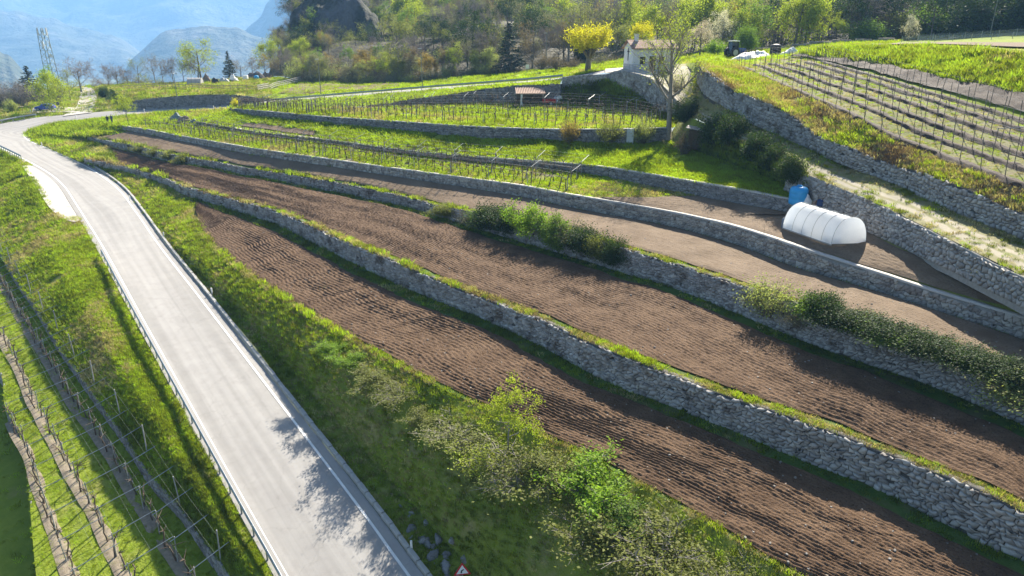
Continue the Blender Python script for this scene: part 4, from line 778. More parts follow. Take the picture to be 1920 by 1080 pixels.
for x in (265, 290, 318, 345): T('bush', 'shrub_leafy', 'olive', x, float(np.interp(x, [265, 345], [288, 306])), float(np.interp(x, [265, 345], [268, 286])), 34, 'low olive bush on the far end of the overgrown wall', 'bush', group='low bushes on the wall end', parts=('stems', 'foliage'))
# bushes on the road bank
for x, yb, yt, w_, k_, c_, l_ in ((628, 662, 612, 60, 'shrub_leafy', 'bright', 'small bright green bush at the bank top'), (660, 682, 632, 60, 'shrub_leafy', 'bright', 'second bright green bush at the bank top'), (700, 712, 660, 80, 'shrub_leafy', 'olive', 'olive twiggy bush at the bank top'), (742, 742, 694, 84, 'shrub_willow', 'olive', 'broad olive bush at the field edge'), (792, 792, 740, 64, 'shrub_leafy', 'olive', 'low olive bush at the field edge'), (862, 820, 752, 128, 'shrub_willow', 'olive', 'wide olive bush beside the yellow sapling tree'), (905, 862, 790, 110, 'shrub_willow', 'yg', 'yellowish bush under the yellow sapling tree'), (985, 905, 800, 165, 'shrub_willow', 'olive', 'large olive bramble thicket on the road bank'), (1040, 905, 822, 115, 'shrub_leafy', 'olive', 'olive green thicket above the road bank'), (1110, 935, 830, 150, 'shrub_leafy', 'bright', 'bright fresh green bush standing over the bank'), (1165, 975, 895, 110, 'shrub_leafy', 'green', 'green bush beside the bright fresh green one'), (1150, 1030, 920, 170, 'shrub_leafy', 'olive', 'shaded olive thicket low on the bank'), (1235, 1050, 940, 170, 'shrub_willow', 'olive', 'dull olive thicket at the field corner'), (1275, 1110, 1010, 150, 'shrub_leafy', 'olive', 'dark olive bush beside the field corner'), (1370, 1120, 1030, 120, 'shrub_willow', 'olive', 'olive green bush below the field corner')):
    T('bush', k_, c_, x, yb, yt, w_, l_, 'bush', parts=('stems', 'foliage'), tmat=bark_g)
T('sapling_tree', 'leafy_b', 'yg', 952, 846, 712, 92, 'yellow leafed young tree rising from the roadside thicket', tmat=bark_g)
T('sapling', 'sapling', 'yellow', 1821, 553, 492, 26, 'thin staked sapling with few leaves on the polytunnel plot')
T('sapling', 'sapling', 'yellow', 1884, 574, 503, 46, 'sapling with yellow leaves on the polytunnel plot edge')
T('sapling', 'sapling', 'twig', 1433, 434, 414, 12, 'tiny leafless sapling near the polytunnel')

# ------------------------------------------------------------------ scattered cover (grass, the wood on the hill)
def scatter(name, pts, scl, rot, idx, coll, tilt=None):
    me = bpy.data.meshes.new(name); me.vertices.add(len(pts)); me.vertices.foreach_set('co', np.asarray(pts, np.float32).ravel())
    for nm, ty, v in (('scl', 'FLOAT', scl), ('rot', 'FLOAT', rot), ('idx', 'INT', idx)):
        a = me.attributes.new(nm, ty, 'POINT'); a.data.foreach_set('value', np.asarray(v, np.float32 if ty == 'FLOAT' else np.int32))
    o = link(name, me); o['kind'] = 'stuff'
    g = bpy.data.node_groups.new('scatter', 'GeometryNodeTree'); g.interface.new_socket('Geometry', in_out='INPUT', socket_type='NodeSocketGeometry'); g.interface.new_socket('Geometry', in_out='OUTPUT', socket_type='NodeSocketGeometry')
    N = g.nodes.new; L = g.links.new; gi, go_ = N('NodeGroupInput'), N('NodeGroupOutput'); mp = N('GeometryNodeMeshToPoints'); ip = N('GeometryNodeInstanceOnPoints'); ci = N('GeometryNodeCollectionInfo')
    ci.inputs[0].default_value = coll; ci.inputs['Separate Children'].default_value = True; ci.inputs['Reset Children'].default_value = True
    def at(nm, ty): a = N('GeometryNodeInputNamedAttribute'); a.data_type = ty; a.inputs[0].default_value = nm; return a.outputs[0]
    cx = N('ShaderNodeCombineXYZ'); L(at('rot', 'FLOAT'), cx.inputs[2]); L(gi.outputs[0], mp.inputs[0]); L(mp.outputs[0], ip.inputs['Points']); L(ci.outputs[0], ip.inputs['Instance']); ip.inputs['Pick Instance'].default_value = True
    L(at('idx', 'INT'), ip.inputs['Instance Index']); L(cx.outputs[0], ip.inputs['Rotation']); L(at('scl', 'FLOAT'), ip.inputs['Scale']); L(ip.outputs[0], go_.inputs[0])
    md_ = o.modifiers.new('scatter', 'NODES'); md_.node_group = g; return o
def coll_of(items, nm):
    c = bpy.data.collections.new(nm)
    for i, me in enumerate(items): c.objects.link(bpy.data.objects.new('%s_%02d' % (nm, i), me))
    return c
def tuft(seed, n, R, h, lean, mat, wd=.02):
    rs = np.random.RandomState(seed); a = rs.rand(n) * 6.283; r = R * np.sqrt(rs.rand(n)); p = np.stack([r * np.cos(a), r * np.sin(a), np.zeros(n) - .02], 1)
    b_ = rs.rand(n) * 6.283; s = np.stack([np.cos(b_), np.sin(b_), np.zeros(n)], 1) * wd; d = np.stack([rs.normal(size=n) * lean, rs.normal(size=n) * lean, np.ones(n)], 1) * (h * rs.uniform(.5, 1.2, n))[:, None]
    V = np.stack([p - s, p + s, p + d * .6 + s * .8, p + d], 1)
    return mesh_np('tuft', V.reshape(-1, 3), np.arange(4 * n).reshape(n, 4), mat, rs.rand(n))
def gm(name, c, tr=.55): return M(name, c, inst=.45, trans=tr, tcol=(1.25, 1.3, .5), rough=.75, spec=.15)
gA, gB, gC, gD, gE = gm('blade_green', (.205, .27, .03)), gm('blade_bright', (.275, .36, .03)), gm('blade_dry', (.45, .38, .20), .35), gm('blade_dark', (.13, .165, .033)), gm('blade_brown', (.25, .17, .10), .25)
TU = [tuft(1, 26, .5, .36, .35, gA, .03), tuft(2, 26, .5, .30, .45, gB, .032), tuft(3, 22, .5, .34, .6, gC, .025), tuft(4, 26, .5, .34, .4, gD, .032), tuft(5, 20, .5, .26, .7, gE, .028), tuft(6, 34, .5, .62, .4, gB, .04), tuft(7, 30, .5, .5, .5, gA, .04)]
tcoll = coll_of(TU, 'tuft')
rsg = np.random.RandomState(99)
def sample(key, n, s0=0., s1=1., u0=0., u1=1.):
    G = PATCH[key]; nu, nv = G.shape[:2]; A = np.linalg.norm(np.cross(G[1:, :-1] - G[:-1, :-1], G[:-1, 1:] - G[:-1, :-1]), axis=2)
    A = A / np.maximum(1, proj(G[:-1, :-1])[2] / 45.) ** 1.6
    uu = np.arange(nu - 1)[:, None] / (nu - 1); ss_ = np.arange(nv - 1)[None] / (nv - 1); A = A * ((uu >= u0) & (uu < u1)) * ((ss_ >= s0 - 1e-6) & (ss_ < s1))
    p = (A / A.sum()).ravel(); i = rsg.choice(len(p), n, p=p); a, b_ = i // (nv - 1), i % (nv - 1); x, y = rsg.rand(n, 1), rsg.rand(n, 1)
    return (G[a, b_] * (1 - x) + G[a + 1, b_] * x) * (1 - y) + (G[a, b_ + 1] * (1 - x) + G[a + 1, b_ + 1] * x) * y, (a + x[:, 0]) / (nu - 1), (b_ + y[:, 0]) / (nv - 1)
ALL = []
def grass(key, n, mix, size=1.0, clump=.5, mask=True, **kw):
    p, u, s = sample(key, n, **kw); keep = fnoise(p[:, 0] * .35, p[:, 1] * .35, 3, 5) > -.55 * (1 - clump) - .18
    if key == 'track': keep &= ~((s > .15) & (s < .8) & (rsg.rand(len(s)) > .25))
    if key == 'G5': bx_, by_, _ = proj(p); yl = 229 + (bx_ - 450) * .13; keep &= ~((bx_ > 445) & (bx_ < 600) & (by_ > yl - 2) & (by_ < yl + 12))
    if key == 'bank_left': bx_, by_, _ = proj(p); keep &= ~((by_ > 312) & (by_ < 408) & (s > .70))
    if mask and key + '_mask' in PATCH:
        u0, u1, fm, bm = PATCH[key + '_mask']; G = PATCH[key]; W = np.linalg.norm((G[:, -1] - G[:, 0])[:, :2], axis=1); Wp = np.interp(u, np.linspace(0, 1, len(W)), W)
        inside = (u > u0) & (u < u1) & (s * Wp > fm * .85) & ((1 - s) * Wp > bm * .85); keep &= ~inside
    p, u, s = p[keep], u[keep], s[keep]; m = len(p); d = proj(p)[2]
    nz_ = fnoise(p[:, 0] * .22, p[:, 1] * .22, 3, 8) + rsg.normal(size=m) * .22
    cum = np.cumsum([a for _, a in mix]) / sum(a for _, a in mix); r = np.clip(.5 + nz_ * .9, 0, .999); ix = np.array([mix[k][0] for k in np.searchsorted(cum, r)])
    sc = np.clip(d / 60., .6, 2.2) * size * rsg.uniform(.55, 1.3, m)
    ALL.append((p, sc, rsg.rand(m) * 6.283, ix))
grass('bank_left', 26000, [(3, .12), (0, .4), (1, .6), (2, .22)], .6)
grass('bank_right', 20000, [(3, .4), (0, .5), (4, .12), (1, .25), (2, .3)], .6)
grass('V0', 13000, [(0, .4), (1, .8)], .36); grass('V00', 2500, [(0, .4), (1, .6)], .8)
grass('meadow_head', 3500, [(0, .4), (1, .6), (2, .15)], .7)
grass('F1', 7000, [(3, .6), (0, .4), (1, .12), (2, .1)], .7); grass('F2', 8000, [(3, .5), (0, .4), (1, .1), (2, .4)], .6); grass('F3', 3000, [(0, .5), (1, .3), (2, .3)], .55)
grass('F1', 2600, [(2, .7), (0, .3), (4, .2)], .8, clump=.95, s0=0, s1=.08)
grass('F2', 2600, [(4, .5), (2, .8), (0, .2), (6, .08)], .8, clump=1.0, s0=0, s1=.12); grass('F3', 1300, [(2, .6), (0, .4), (6, .2), (1, .2)], .7, clump=1.0, s0=0, s1=.1)
grass('F4', 4500, [(0, .3), (1, .6), (2, .3)], .6, u1=frac_at(T4, 1100), mask=False); grass('G5', 9000, [(0, .3), (1, .9)], .7); grass('V6', 5000, [(0, .3), (1, .6), (2, .3)], .65)
grass('bank10', 4600, [(4, .7), (2, .55), (0, .28), (1, .2)], .85); grass('V11', 4200, [(0, .35), (2, .5), (1, .3)], .4); grass('bank11', 7000, [(0, .4), (1, .6), (6, .3), (2, .12)], 1.0, s0=.36)
grass('track', 4200, [(2, .6), (3, .4), (0, .3)], .6, u0=.26); grass('house_bank', 900, [(3, .5), (0, .5)], .8); grass('hedge_bank', 700, [(3, .5), (0, .5)], .8)
grass('bank_upper', 1800, [(0, .4), (1, .6)], .7); grass('yard', 2200, [(0, .4), (1, .6), (2, .2)], .6, u1=.74); grass('beyond', 2500, [(0, .4), (1, .6)], .6); grass('plateau', 2200, [(0, .4), (2, .3), (3, .3)], .6); grass('left_far', 1500, [(0, .4), (2, .2), (3, .3)], .6)
grass('F2', 1500, [(4, .2), (2, .4), (6, .4), (5, .2)], .62, clump=1.3, s0=0, s1=.08); grass('F1', 900, [(6, .5), (5, .3), (2, .4)], .7, clump=1.3, s0=0, s1=.07)
p = np.vstack([a[0] for a in ALL]); scatter('grass', p, np.concatenate([a[1] for a in ALL]), np.concatenate([a[2] for a in ALL]), np.concatenate([a[3] for a in ALL]), tcoll)
# stones lying in the tilled fields
def pebble(seed):
    rs = np.random.RandomState(seed); v = np.array([(x, y, z) for z in (-.4, .45) for x, y in ((-1, -.7), (.2, -1), (1, 0), (.4, .9), (-.7, .8))], float) * .5; v[5:, :2] *= .7; v += rs.normal(size=v.shape) * .07
    return mesh_np('pebble', v, [tuple(range(5, 10)), (4, 3, 2, 1, 0)] + [(i, (i + 1) % 5, 5 + (i + 1) % 5, 5 + i) for i in range(5)], M('field_stone', (.27, .25, .22), (.19, .17, .15), scale=4))
pc = coll_of([pebble(k) for k in range(4)], 'pebble'); PP = [sample(k_, n_)[0] for k_, n_ in (('F1_soil', 420), ('F2_soil', 300), ('F3_soil', 200), ('F1', 60), ('bank_right', 90))]; pp = np.vstack(PP)
scatter('gravel', pp, rsg.uniform(.04, .13, len(pp)) * rsg.uniform(.7, 1.5, len(pp)), rsg.rand(len(pp)) * 6.28, rsg.randint(0, 4, len(pp)), pc)
# the wood
def forest_mesh(kind, col, tmat=bark):
    tm, cm, h, r = PROTO[kind]
    V, F, R, Mi = [], [], [], []; off = 0
    for k, me in enumerate((tm, cm)):
        v = np.empty(len(me.vertices) * 3, np.float32); me.vertices.foreach_get('co', v); v = v.reshape(-1, 3); f = np.empty(len(me.loops), np.int32); me.loops.foreach_get('vertex_index', f); f = f.reshape(-1, 4)
        if 'rnd' in me.attributes: q = np.empty(len(f), np.float32); me.attributes['rnd'].data.foreach_get('value', q)
        else: q = np.full(len(f), .5)
        V.append(v / h); F.append(f + off); R.append(q); Mi.append(np.full(len(f), k, np.int32)); off += len(v)
    me = mesh_np('wood', np.vstack(V), np.vstack(F), [tmat, LEAF[col]], np.concatenate(R)); me.polygons.foreach_set('material_index', np.concatenate(Mi)); return me
fl = [('leafy_a', 'olive'), ('leafy_b', 'green'), ('sparse_c', 'brown'), ('leafy_c', 'pale'), ('sparse_a', 'grey'), ('bare_a', 'twig'), ('leafy_a', 'ochre'), ('bare_b', 'twig'), ('leafy_b', 'dark'), ('shrub_dense', 'dark'), ('sparse_b', 'olive'), ('leafy_c', 'yg')]
fcoll = coll_of([forest_mesh(a, b_, bark_g if a.startswith('bare') else bark) for a, b_ in fl], 'woodtree')
G = PATCH['hill']; n = 2100; nu, nv = G.shape[:2]
A = np.linalg.norm(np.cross(G[1:, :-1] - G[:-1, :-1], G[:-1, 1:] - G[:-1, :-1]), axis=2).ravel() / (proj(G[:-1, :-1])[2].ravel() / 150) ** 1.2
i = rsg.choice(len(A), n, p=A / A.sum()); a, b_ = i // (nv - 1), i % (nv - 1); p = G[a, b_] + (G[a + 1, b_] - G[a, b_]) * rsg.rand(n, 1) + (G[a, b_ + 1] - G[a, b_]) * rsg.rand(n, 1)
p[:, 2] -= .3; px_, py_, dp = proj(p); cl_ = fnoise(p[:, 0] * .02, p[:, 1] * .02, 3, 4)
keep = ~((px_ > 552) & (px_ < 715) & (py_ < 125) & (rsg.rand(n) > .45)); keep &= (py_ > -160)
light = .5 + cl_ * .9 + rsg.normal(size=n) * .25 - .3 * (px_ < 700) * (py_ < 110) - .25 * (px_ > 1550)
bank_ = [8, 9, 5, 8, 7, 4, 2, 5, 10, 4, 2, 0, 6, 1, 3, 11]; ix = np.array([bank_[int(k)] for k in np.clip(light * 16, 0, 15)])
hgt = rsg.uniform(6.5, 12.5, n) * np.where((px_ > 490) & (px_ < 735), .62, 1) * np.where(ix == 9, .6, 1)
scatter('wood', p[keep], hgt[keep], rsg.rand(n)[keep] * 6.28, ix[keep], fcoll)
GD = PATCH['drop']; n = 110; i = rsg.choice(40 * 10, n); a, b_ = (i // 10), (i % 10); p = GD[a + 2, b_ + 1]; p = p + rsg.normal(size=(n, 3)) * np.array((3, 3, 0)); ix = rsg.choice([5, 7, 4, 2, 0, 10, 8], n)
p[:, 2] -= 4.0; ok = proj(p)[0] < 520; scatter('wood', p[ok], rsg.uniform(6, 10, n)[ok], rsg.rand(n)[ok] * 6.28, ix[ok], fcoll)
# trees standing on and under the crag
px_ = [PZ(x, y, Z) for x, y, Z in [(575, 132, 203), (600, 130, 200), (640, 128, 197), (672, 126, 196), (705, 118, 200), (560, 120, 215), (590, 60, 240), (650, 40, 236), (690, 70, 225), (615, 92, 215), (705, 30, 245), (560, 95, 222)]] + [PZ(548 + rsg.rand() * 175, y_, float(np.interp(y_, [0, 130], [246, 203])) - 4) for y_ in rsg.uniform(5, 128, 46)]
scatter('wood', np.array(px_), rsg.uniform(7, 11, len(px_)), rsg.rand(len(px_)) * 6, rsg.choice([8, 0, 1, 5, 10], len(px_)), fcoll)
# ------------------------------------------------------------------ trellises and vines
def sub_curve(c, step, jitter=0.0):
    n = max(2, int(clen(c) / step) + 1); return resample(c, n)
post_me = {}
def post_mesh(h, r, mat, n=6):
    k = (round(h, 2), r, mat.name)
    if k not in post_me:
        mb = MB().tube((0, 0, -.3), (0, 0, h), r, r * .9, n); o = mb.build('post', mat); post_me[k] = o.data; bpy.data.objects.remove(o)
    return post_me[k]
VINES = []
def trellis(label, curve, h, step, r, mat, wires=(.6, .95), wr=.012, arm=None, vine=0, group=None, lean=0, every=1, vh=1.0):
    c = sub_curve(curve, step); root = thing('vineyard_trellis', label, 'trellis', c[0], 0, group); N = normals2(c)
    me = post_mesh(h, r, mat)
    for i, p in enumerate(c):
        o = link('post', me, root); o.location = Vector(p - c[0]); o.rotation_euler = (RSP.normal() * (.03 + lean), RSP.normal() * (.03 + lean), RSP.rand() * 3)
        if arm and i % every == 0:
            L_, rise, ah = arm; q = np.array((*N[i] * L_, rise)); q0 = np.array((0, 0, ah)); m = MB().tube(Vector(q0 - q * .08), Vector(q0 + q), .026, .022, 5); a = m.build('arm', galv, root); a.location = Vector(p - c[0])
    for z in wires:
        segs = [(*(c[i] - c[0] + np.array((0, 0, z * h))), *(c[i + 1] - c[0] + np.array((0, 0, z * h))), wr, wr) for i in range(len(c) - 1)]
        V, F = tubes(segs, 3); link('wire', mesh_np('wire', V, F, wire_m), root)
    if arm:
        for f in (.5, 1.0):
            seg = [(*(c[i] - c[0] + np.array((*N[i] * arm[0] * f, arm[2] + arm[1] * f))), *(c[i + 1] - c[0] + np.array((*N[i + 1] * arm[0] * f, arm[2] + arm[1] * f))), wr, wr) for i in range(len(c) - 1)]
            V, F = tubes(seg, 3); link('wire', mesh_np('wire', V, F, wire_m), root)
    if vine:
        for p in sub_curve(curve, vine): VINES.append((p + np.array((RSP.normal() * .08, RSP.normal() * .08, 0)), vh, label))
    return root
def ribbon(name, c, wd, mat, dz=.035, amp=.012, bumpy=.0, seed=3):
    n = max(12, int(clen(c) / .35)); a = resample(c, n); w_ = wd / 2 * (1 + (.5 if amp > .05 else .25) * fnoise(np.arange(n) * (.35 if amp > .05 else .1), np.zeros(n), 3, seed))
    ln = [offs(a, -w_, -.03), offs(a, -w_ * .5, dz + bumpy), offs(a, w_ * .5, dz + bumpy), offs(a, w_, -.03)]
    return loft(name, ln, n, 10, mat, amp=amp, nscale=2.2, ground=False, key=name + str(RSP.rand()))
def on_ground(pts): return np.array([pix(x, y) for x, y in pts])
r1 = on_ground([(-45, 450), (0, 525), (38, 590), (89, 673), (142, 760), (178, 807), (225, 878), (273, 961), (335, 1056), (370, 1110)])
r2 = on_ground([(-60, 530), (0, 626), (30, 679), (72, 770), (104, 828), (136, 890), (178, 961), (219, 1044), (250, 1100)])
r3 = on_ground([(22, 790), (45, 832), (68, 887), (89, 950), (130, 1065), (150, 1110)])
for c in (r1, r2, r3): ribbon('field', resample(c, 60), 1.0, row_soil)
r0 = offs(resample(r1, 60), 1.5); r0[:, 2] = [gz(a, b_, 12) for a, b_ in r0[:, :2]]
GP = 'pergola rows below the road'
trellis('pergola row with slanting arms along the foot of the roadside bank', resample(r1, 60), 1.75, 2.9, .035, post_grey, (.35, .6), .004, (2.5, .75, 1.6), 1.5, GP)
trellis('middle pergola row with slanting arms over a bare soil strip', resample(r2, 60), 1.75, 2.9, .035, post_grey, (.35, .6), .004, (2.5, .45, 1.6), 1.5, GP)
trellis('pergola row at the brink of the low terrace wall', resample(r3, 60), 1.75, 2.9, .035, post_grey, (.35, .6), .004, (2.4, .45, 1.6), 1.5, GP)
trellis('line of tall grey stakes holding the pergola wires at the bank wall', r0, 2.1, 5.8, .045, post_grey, (.9,), .004, None, 0, GP)
up5 = np.array((0, 0, .12))
loft('field', [on_ground([(452, 237), (520, 246), (588, 255)]) + up5, on_ground([(466, 229.5), (530, 236), (592, 246)]) + up5], 60, 20, soil_pale, key='patch5', drape=.10, ground=False)
def rowcurve(key, s, u0, u1):
    G = PATCH[key]; nu, nv = G.shape[:2]; j = s * (nv - 1); k = int(j); c = G[:, k] * (1 - (j - k)) + G[:, min(k + 1, nv - 1)] * (j - k); return c[int(u0 * (nu - 1)):int(u1 * (nu - 1))]
nm4 = ['first', 'second', 'third', 'fourth']
for i, s in enumerate((.14, .40, .66, .9)):
    trellis(nm4[i] + ' vine row up from the mortared rubble wall in the narrow vineyard', rowcurve('F4', s, .035, frac_at(T4, 1050 - 45 * i)), 1.55, 5.5, .045, post_grey, (.5, .9), .008, (1.6, .55, 1.45) if i in (1, 3) else None, 1.25, 'rows of the narrow vineyard')
    ribbon('field', rowcurve('F4', s, .035, frac_at(T4, 1045 - 45 * i)), .45, row_soil, .04, .02)
nm6 = ['first', 'second', 'third', 'fourth', 'fifth', 'sixth']
for i, s in enumerate((.1, .27, .44, .61, .78, .93)):
    trellis(nm6[i] + ' vine row up from the ivy stained wall below the white house', rowcurve('V6', s, .05, .96), 1.7, 6.5, .05, post_grey, (.5, .92), .008, (1.8, .5, 1.6) if i in (4, 5) else None, 1.35, 'rows of the upper vineyard', vh=1.15)
    ribbon('field', rowcurve('V6', s, .05, .96), .4, row_soil, .04, .02)
for i, s in enumerate((.03, .23, .42, .61, .80, .96)):
    rc = rowcurve('V11', s, .03 + .01 * i, .985)
    trellis(nm6[i] + ' row of thin stakes up from the farm track wall in the staked vineyard', rc, 2.3, 2.3, .032, M('rusty_stake', (.17, .13, .10), (.25, .21, .18), scale=4), (.35, .65, .97), .006, (1.9, .12, 2.2) if i == 1 else None, 0, 'rows of the staked vineyard', lean=.02, every=19)
    ribbon('field', rc, .85, dark_soil, .24, .055, seed=i)
def vine_segs(seed):
    rs = np.random.RandomState(seed); s = []; q = np.zeros(3)
    for k in range(3): q2 = q + np.array((rs.normal() * .05, rs.normal() * .05, .40)); s.append((*q, *q2, .06 - .008 * k, .052 - .008 * k)); q = q2
    for k in range(5):
        d = np.array((rs.normal() * .4, rs.normal() * .4, rs.uniform(.0, .6))); s.append((*q, *(q + d * rs.uniform(.5, 1)), .03, .014))
    return s
vmat = M('vine_bark', (.09, .065, .05), (.14, .105, .08), scale=6); vme = [mesh_np('vine', *tubes(vine_segs(k), 4), vmat) for k in range(6)]
VINES.sort(key=lambda a: depth(a[0])); rest = []
for i, (p, vh, lb) in enumerate(VINES):
    if i < 300:
        o = link('grape_vine', vme[i % 6]); o.location = Vector(p); o.scale = (1, 1, vh); o.rotation_euler = (0, 0, RSP.rand() * 6.28)
        where = 'on the pergola terrace below the road' if 'pergola' in lb else ('in the narrow vineyard above the rubble wall' if 'narrow' in lb else 'in the upper vineyard below the white house')
        tag(o, 'bare pruned grape vine standing ' + where, 'vine', 'grape vines ' + where)
    else:
        c_, s_ = math.cos(i), math.sin(i)
        for sg in vine_segs(i % 40):
            f = lambda v: (p[0] + v[0] * c_ - v[1] * s_, p[1] + v[0] * s_ + v[1] * c_, p[2] + v[2] * vh); rest.append((*f(sg[0:3]), *f(sg[3:6]), sg[6], sg[7]))
if rest: o = link('grape_vines', mesh_np('grape_vines', *tubes(rest, 3), vmat)); o['kind'] = 'stuff'

# ------------------------------------------------------------------ roadside furniture
def guardrail(label, c, h=.62, step=2.0, mat=None, group=None):
    c = np.asarray(c, float); n = max(3, int(clen(c) / .8)); q = resample(c, n); root = thing('guardrail', label, 'guardrail', q[0], 0, group); N = normals2(q)
    prof = [(0, -.15), (.06, -.10), (.06, -.05), (.0, 0), (.06, .05), (.06, .10), (0, .15), (-.02, .15), (-.02, -.15)]; k = len(prof)
    V = np.stack([np.c_[q[:, :2] + N * a, q[:, 2] + h + b_] for a, b_ in prof], 1) - q[0]
    i = np.arange(n - 1)[:, None] * k; F = np.concatenate([np.concatenate([i + j, i + k + j, i + k + (j + 1) % k, i + (j + 1) % k], 1) for j in range(k)])
    link('rail', mesh_np('rail', V.reshape(-1, 3), F, mat or galv), root)
    for p in resample(c, max(2, int(clen(c) / step) + 1)):
        o = MBpost(h + .12); o = link('post', o, root); o.location = Vector(p - q[0])
    return root
_gp = {}
def MBpost(h):
    if h not in _gp: o = MB().box((0, 0, h / 2 - .2), (.09, .12, h + .4)).build('post', galv); _gp[h] = o.data; bpy.data.objects.remove(o)
    return _gp[h]
gl = rline(cl, .42, -.02); gy = proj(gl)[1]; gx = proj(gl)[0]
i1 = next(i for i in range(len(gl)) if gy[i] < 478 and i > 10)
guardrail('long steel guardrail on the valley side of the near road', gl[2:i1])
ii = [i for i in range(i1, len(gl)) if 262 < gy[i] < 302 and gx[i] < 54 and gx[i] > -40 and i < 200]
guardrail('short guardrail with open posts at the outside of the bend', gl[ii[0]:ii[-1]], .7, 1.2)
k1 = [i for i in range(len(gl)) if -45 < gx[i] < 76 and gy[i] < 242 and gy[i] > 200 and i > ii[-1]]
guardrail('pale guardrail on the far side of the bend by the parked car', rline(cl, .7, 0)[k1[0]:k1[-1]])
gu = rline(cr, -.45, -.02); ux = proj(gu)[0]; k2 = [i for i in range(len(gu)) if i > 200 and 498 < ux[i] < 1066]
guardrail('long guardrail along the climbing upper road', gu[k2[0]:k2[-1]], .7)
pm = MB().box((0, 0, .3), (.12, .09, .8)).box((0, 0, .56), (.126, .094, .1)).build('delineator', white).data; bpy.data.objects.remove([o for o in COL.objects if o.name.startswith('delineator')][0])
for i, (x, y) in enumerate([(79, 274), (166, 309), (244, 376), (308, 446), (398, 553), (533, 727), (772, 1033), (58, 212), (271, 211), (401, 205), (143, 222)]):
    b_ = pix(x, y); o = link('delineator_post', pm); o.location = Vector(b_); tag(o, 'small white roadside marker post on the ' + ('bank side of the near road' if i < 7 else 'edge of the far road'), 'post', 'marker posts')
kc = rline(cr, -.78, 0); ky = proj(kc)[1]; ke = next(i for i in range(len(kc)) if ky[i] < 300)
kroot = thing('kerb', 'low stone kerb along the bank side of the road', 'kerb', kc[0]); kroot['kind'] = 'structure'
kme = [MB().box((0, 0, .06), (.97 + .01 * k, .24 + .02 * k, .34), bevel_ := 0).build('block', conc, bevel=.025).data for k in range(3)]
for o in [o for o in COL.objects if o.name.startswith('block')]: bpy.data.objects.remove(o)
kp = resample(kc[:ke], int(clen(kc[:ke]) / 1.0)); 
for i in range(len(kp) - 1):
    d = kp[i + 1] - kp[i]; o = link('block', kme[i % 3], kroot); o.location = Vector((kp[i] + kp[i + 1]) / 2 - kc[0] + np.array((0, 0, RSP.normal() * .012))); o.rotation_euler = (RSP.normal() * .02, -math.asin(d[2] / np.linalg.norm(d)), math.atan2(d[1], d[0]) + RSP.normal() * .012)
# drain slab and rock outcrop at the verge
b_ = pix(737, 990); t_ = thing('culvert', 'concrete culvert slab over black painted drain opening at the verge', 'culvert', b_, math.radians(-52))
MB().box((0, 0, .26), (1.3, .95, .12)).build('slab', conc, t_, bevel=.03); MB().box((-.5, 0, .0), (.14, .9, .4)).box((.5, 0, .0), (.14, .9, .4)).build('side_wall', conc, t_); MB().box((0, 0, .02), (.86, .9, .34)).build('shade', black, t_)  # solid black block stands in for the shade inside the drain
def rock_mesh(seed, nu=14, nv=9):
    rs = np.random.RandomState(seed); th = np.linspace(0, 2 * np.pi, nu, endpoint=False); ph = np.linspace(.02, np.pi - .02, nv); T_, Pp = np.meshgrid(th, ph); n_ = np.stack([np.cos(T_) * np.sin(Pp), np.sin(T_) * np.sin(Pp), np.cos(Pp)], -1)
    cut = rs.normal(size=(16, 3)); cut /= np.linalg.norm(cut, axis=1)[:, None]; r = np.min(np.stack([rs.uniform(.55, .95) / np.maximum(.12, n_ @ c) for c in cut], -1), -1); r = np.clip(r, .4, 1.3) + rs.normal(size=r.shape) * .035
    V = (n_ * r[..., None]).reshape(-1, 3); i = np.arange(nv - 1)[:, None] * nu + np.arange(nu)[None]; j = np.arange(nv - 1)[:, None] * nu + (np.arange(nu)[None] + 1) % nu
    return mesh_np('rock', V, np.stack([i, i + nu, j + nu, j], -1).reshape(-1, 4), stone_d, np.full((nv - 1) * nu, rs.rand()))
rk = [rock_mesh(k, 18, 12) for k in range(5)]
for i, (x, y, s) in enumerate([(778, 992, .62), (800, 975, .5), (792, 1012, .75), (822, 1010, .7), (812, 1040, .8), (840, 1035, .65), (835, 1062, .85), (862, 1068, .6), (770, 968, .4), (735, 925, .4), (712, 900, .35), (690, 872, .3), (850, 1010, .5), (870, 1045, .45), (752, 946, .36)] + [(763 + 4.2 * k + 9 * RSP.normal(), 962 + 5.4 * k + 8 * RSP.normal(), .3 + .35 * RSP.rand()) for k in range(22)]):
    o = link('rock', rk[i % 5]); o.location = Vector(pix(x, y) + np.array((0, 0, -.18))); s *= .65; o.scale = (s * 1.1, s * .8, s * .75); o.rotation_euler = (RSP.rand(), RSP.rand(), RSP.rand() * 6); tag(o, 'grey limestone rock in the outcrop at the road bank foot', 'rock', 'rocks at the bank foot')
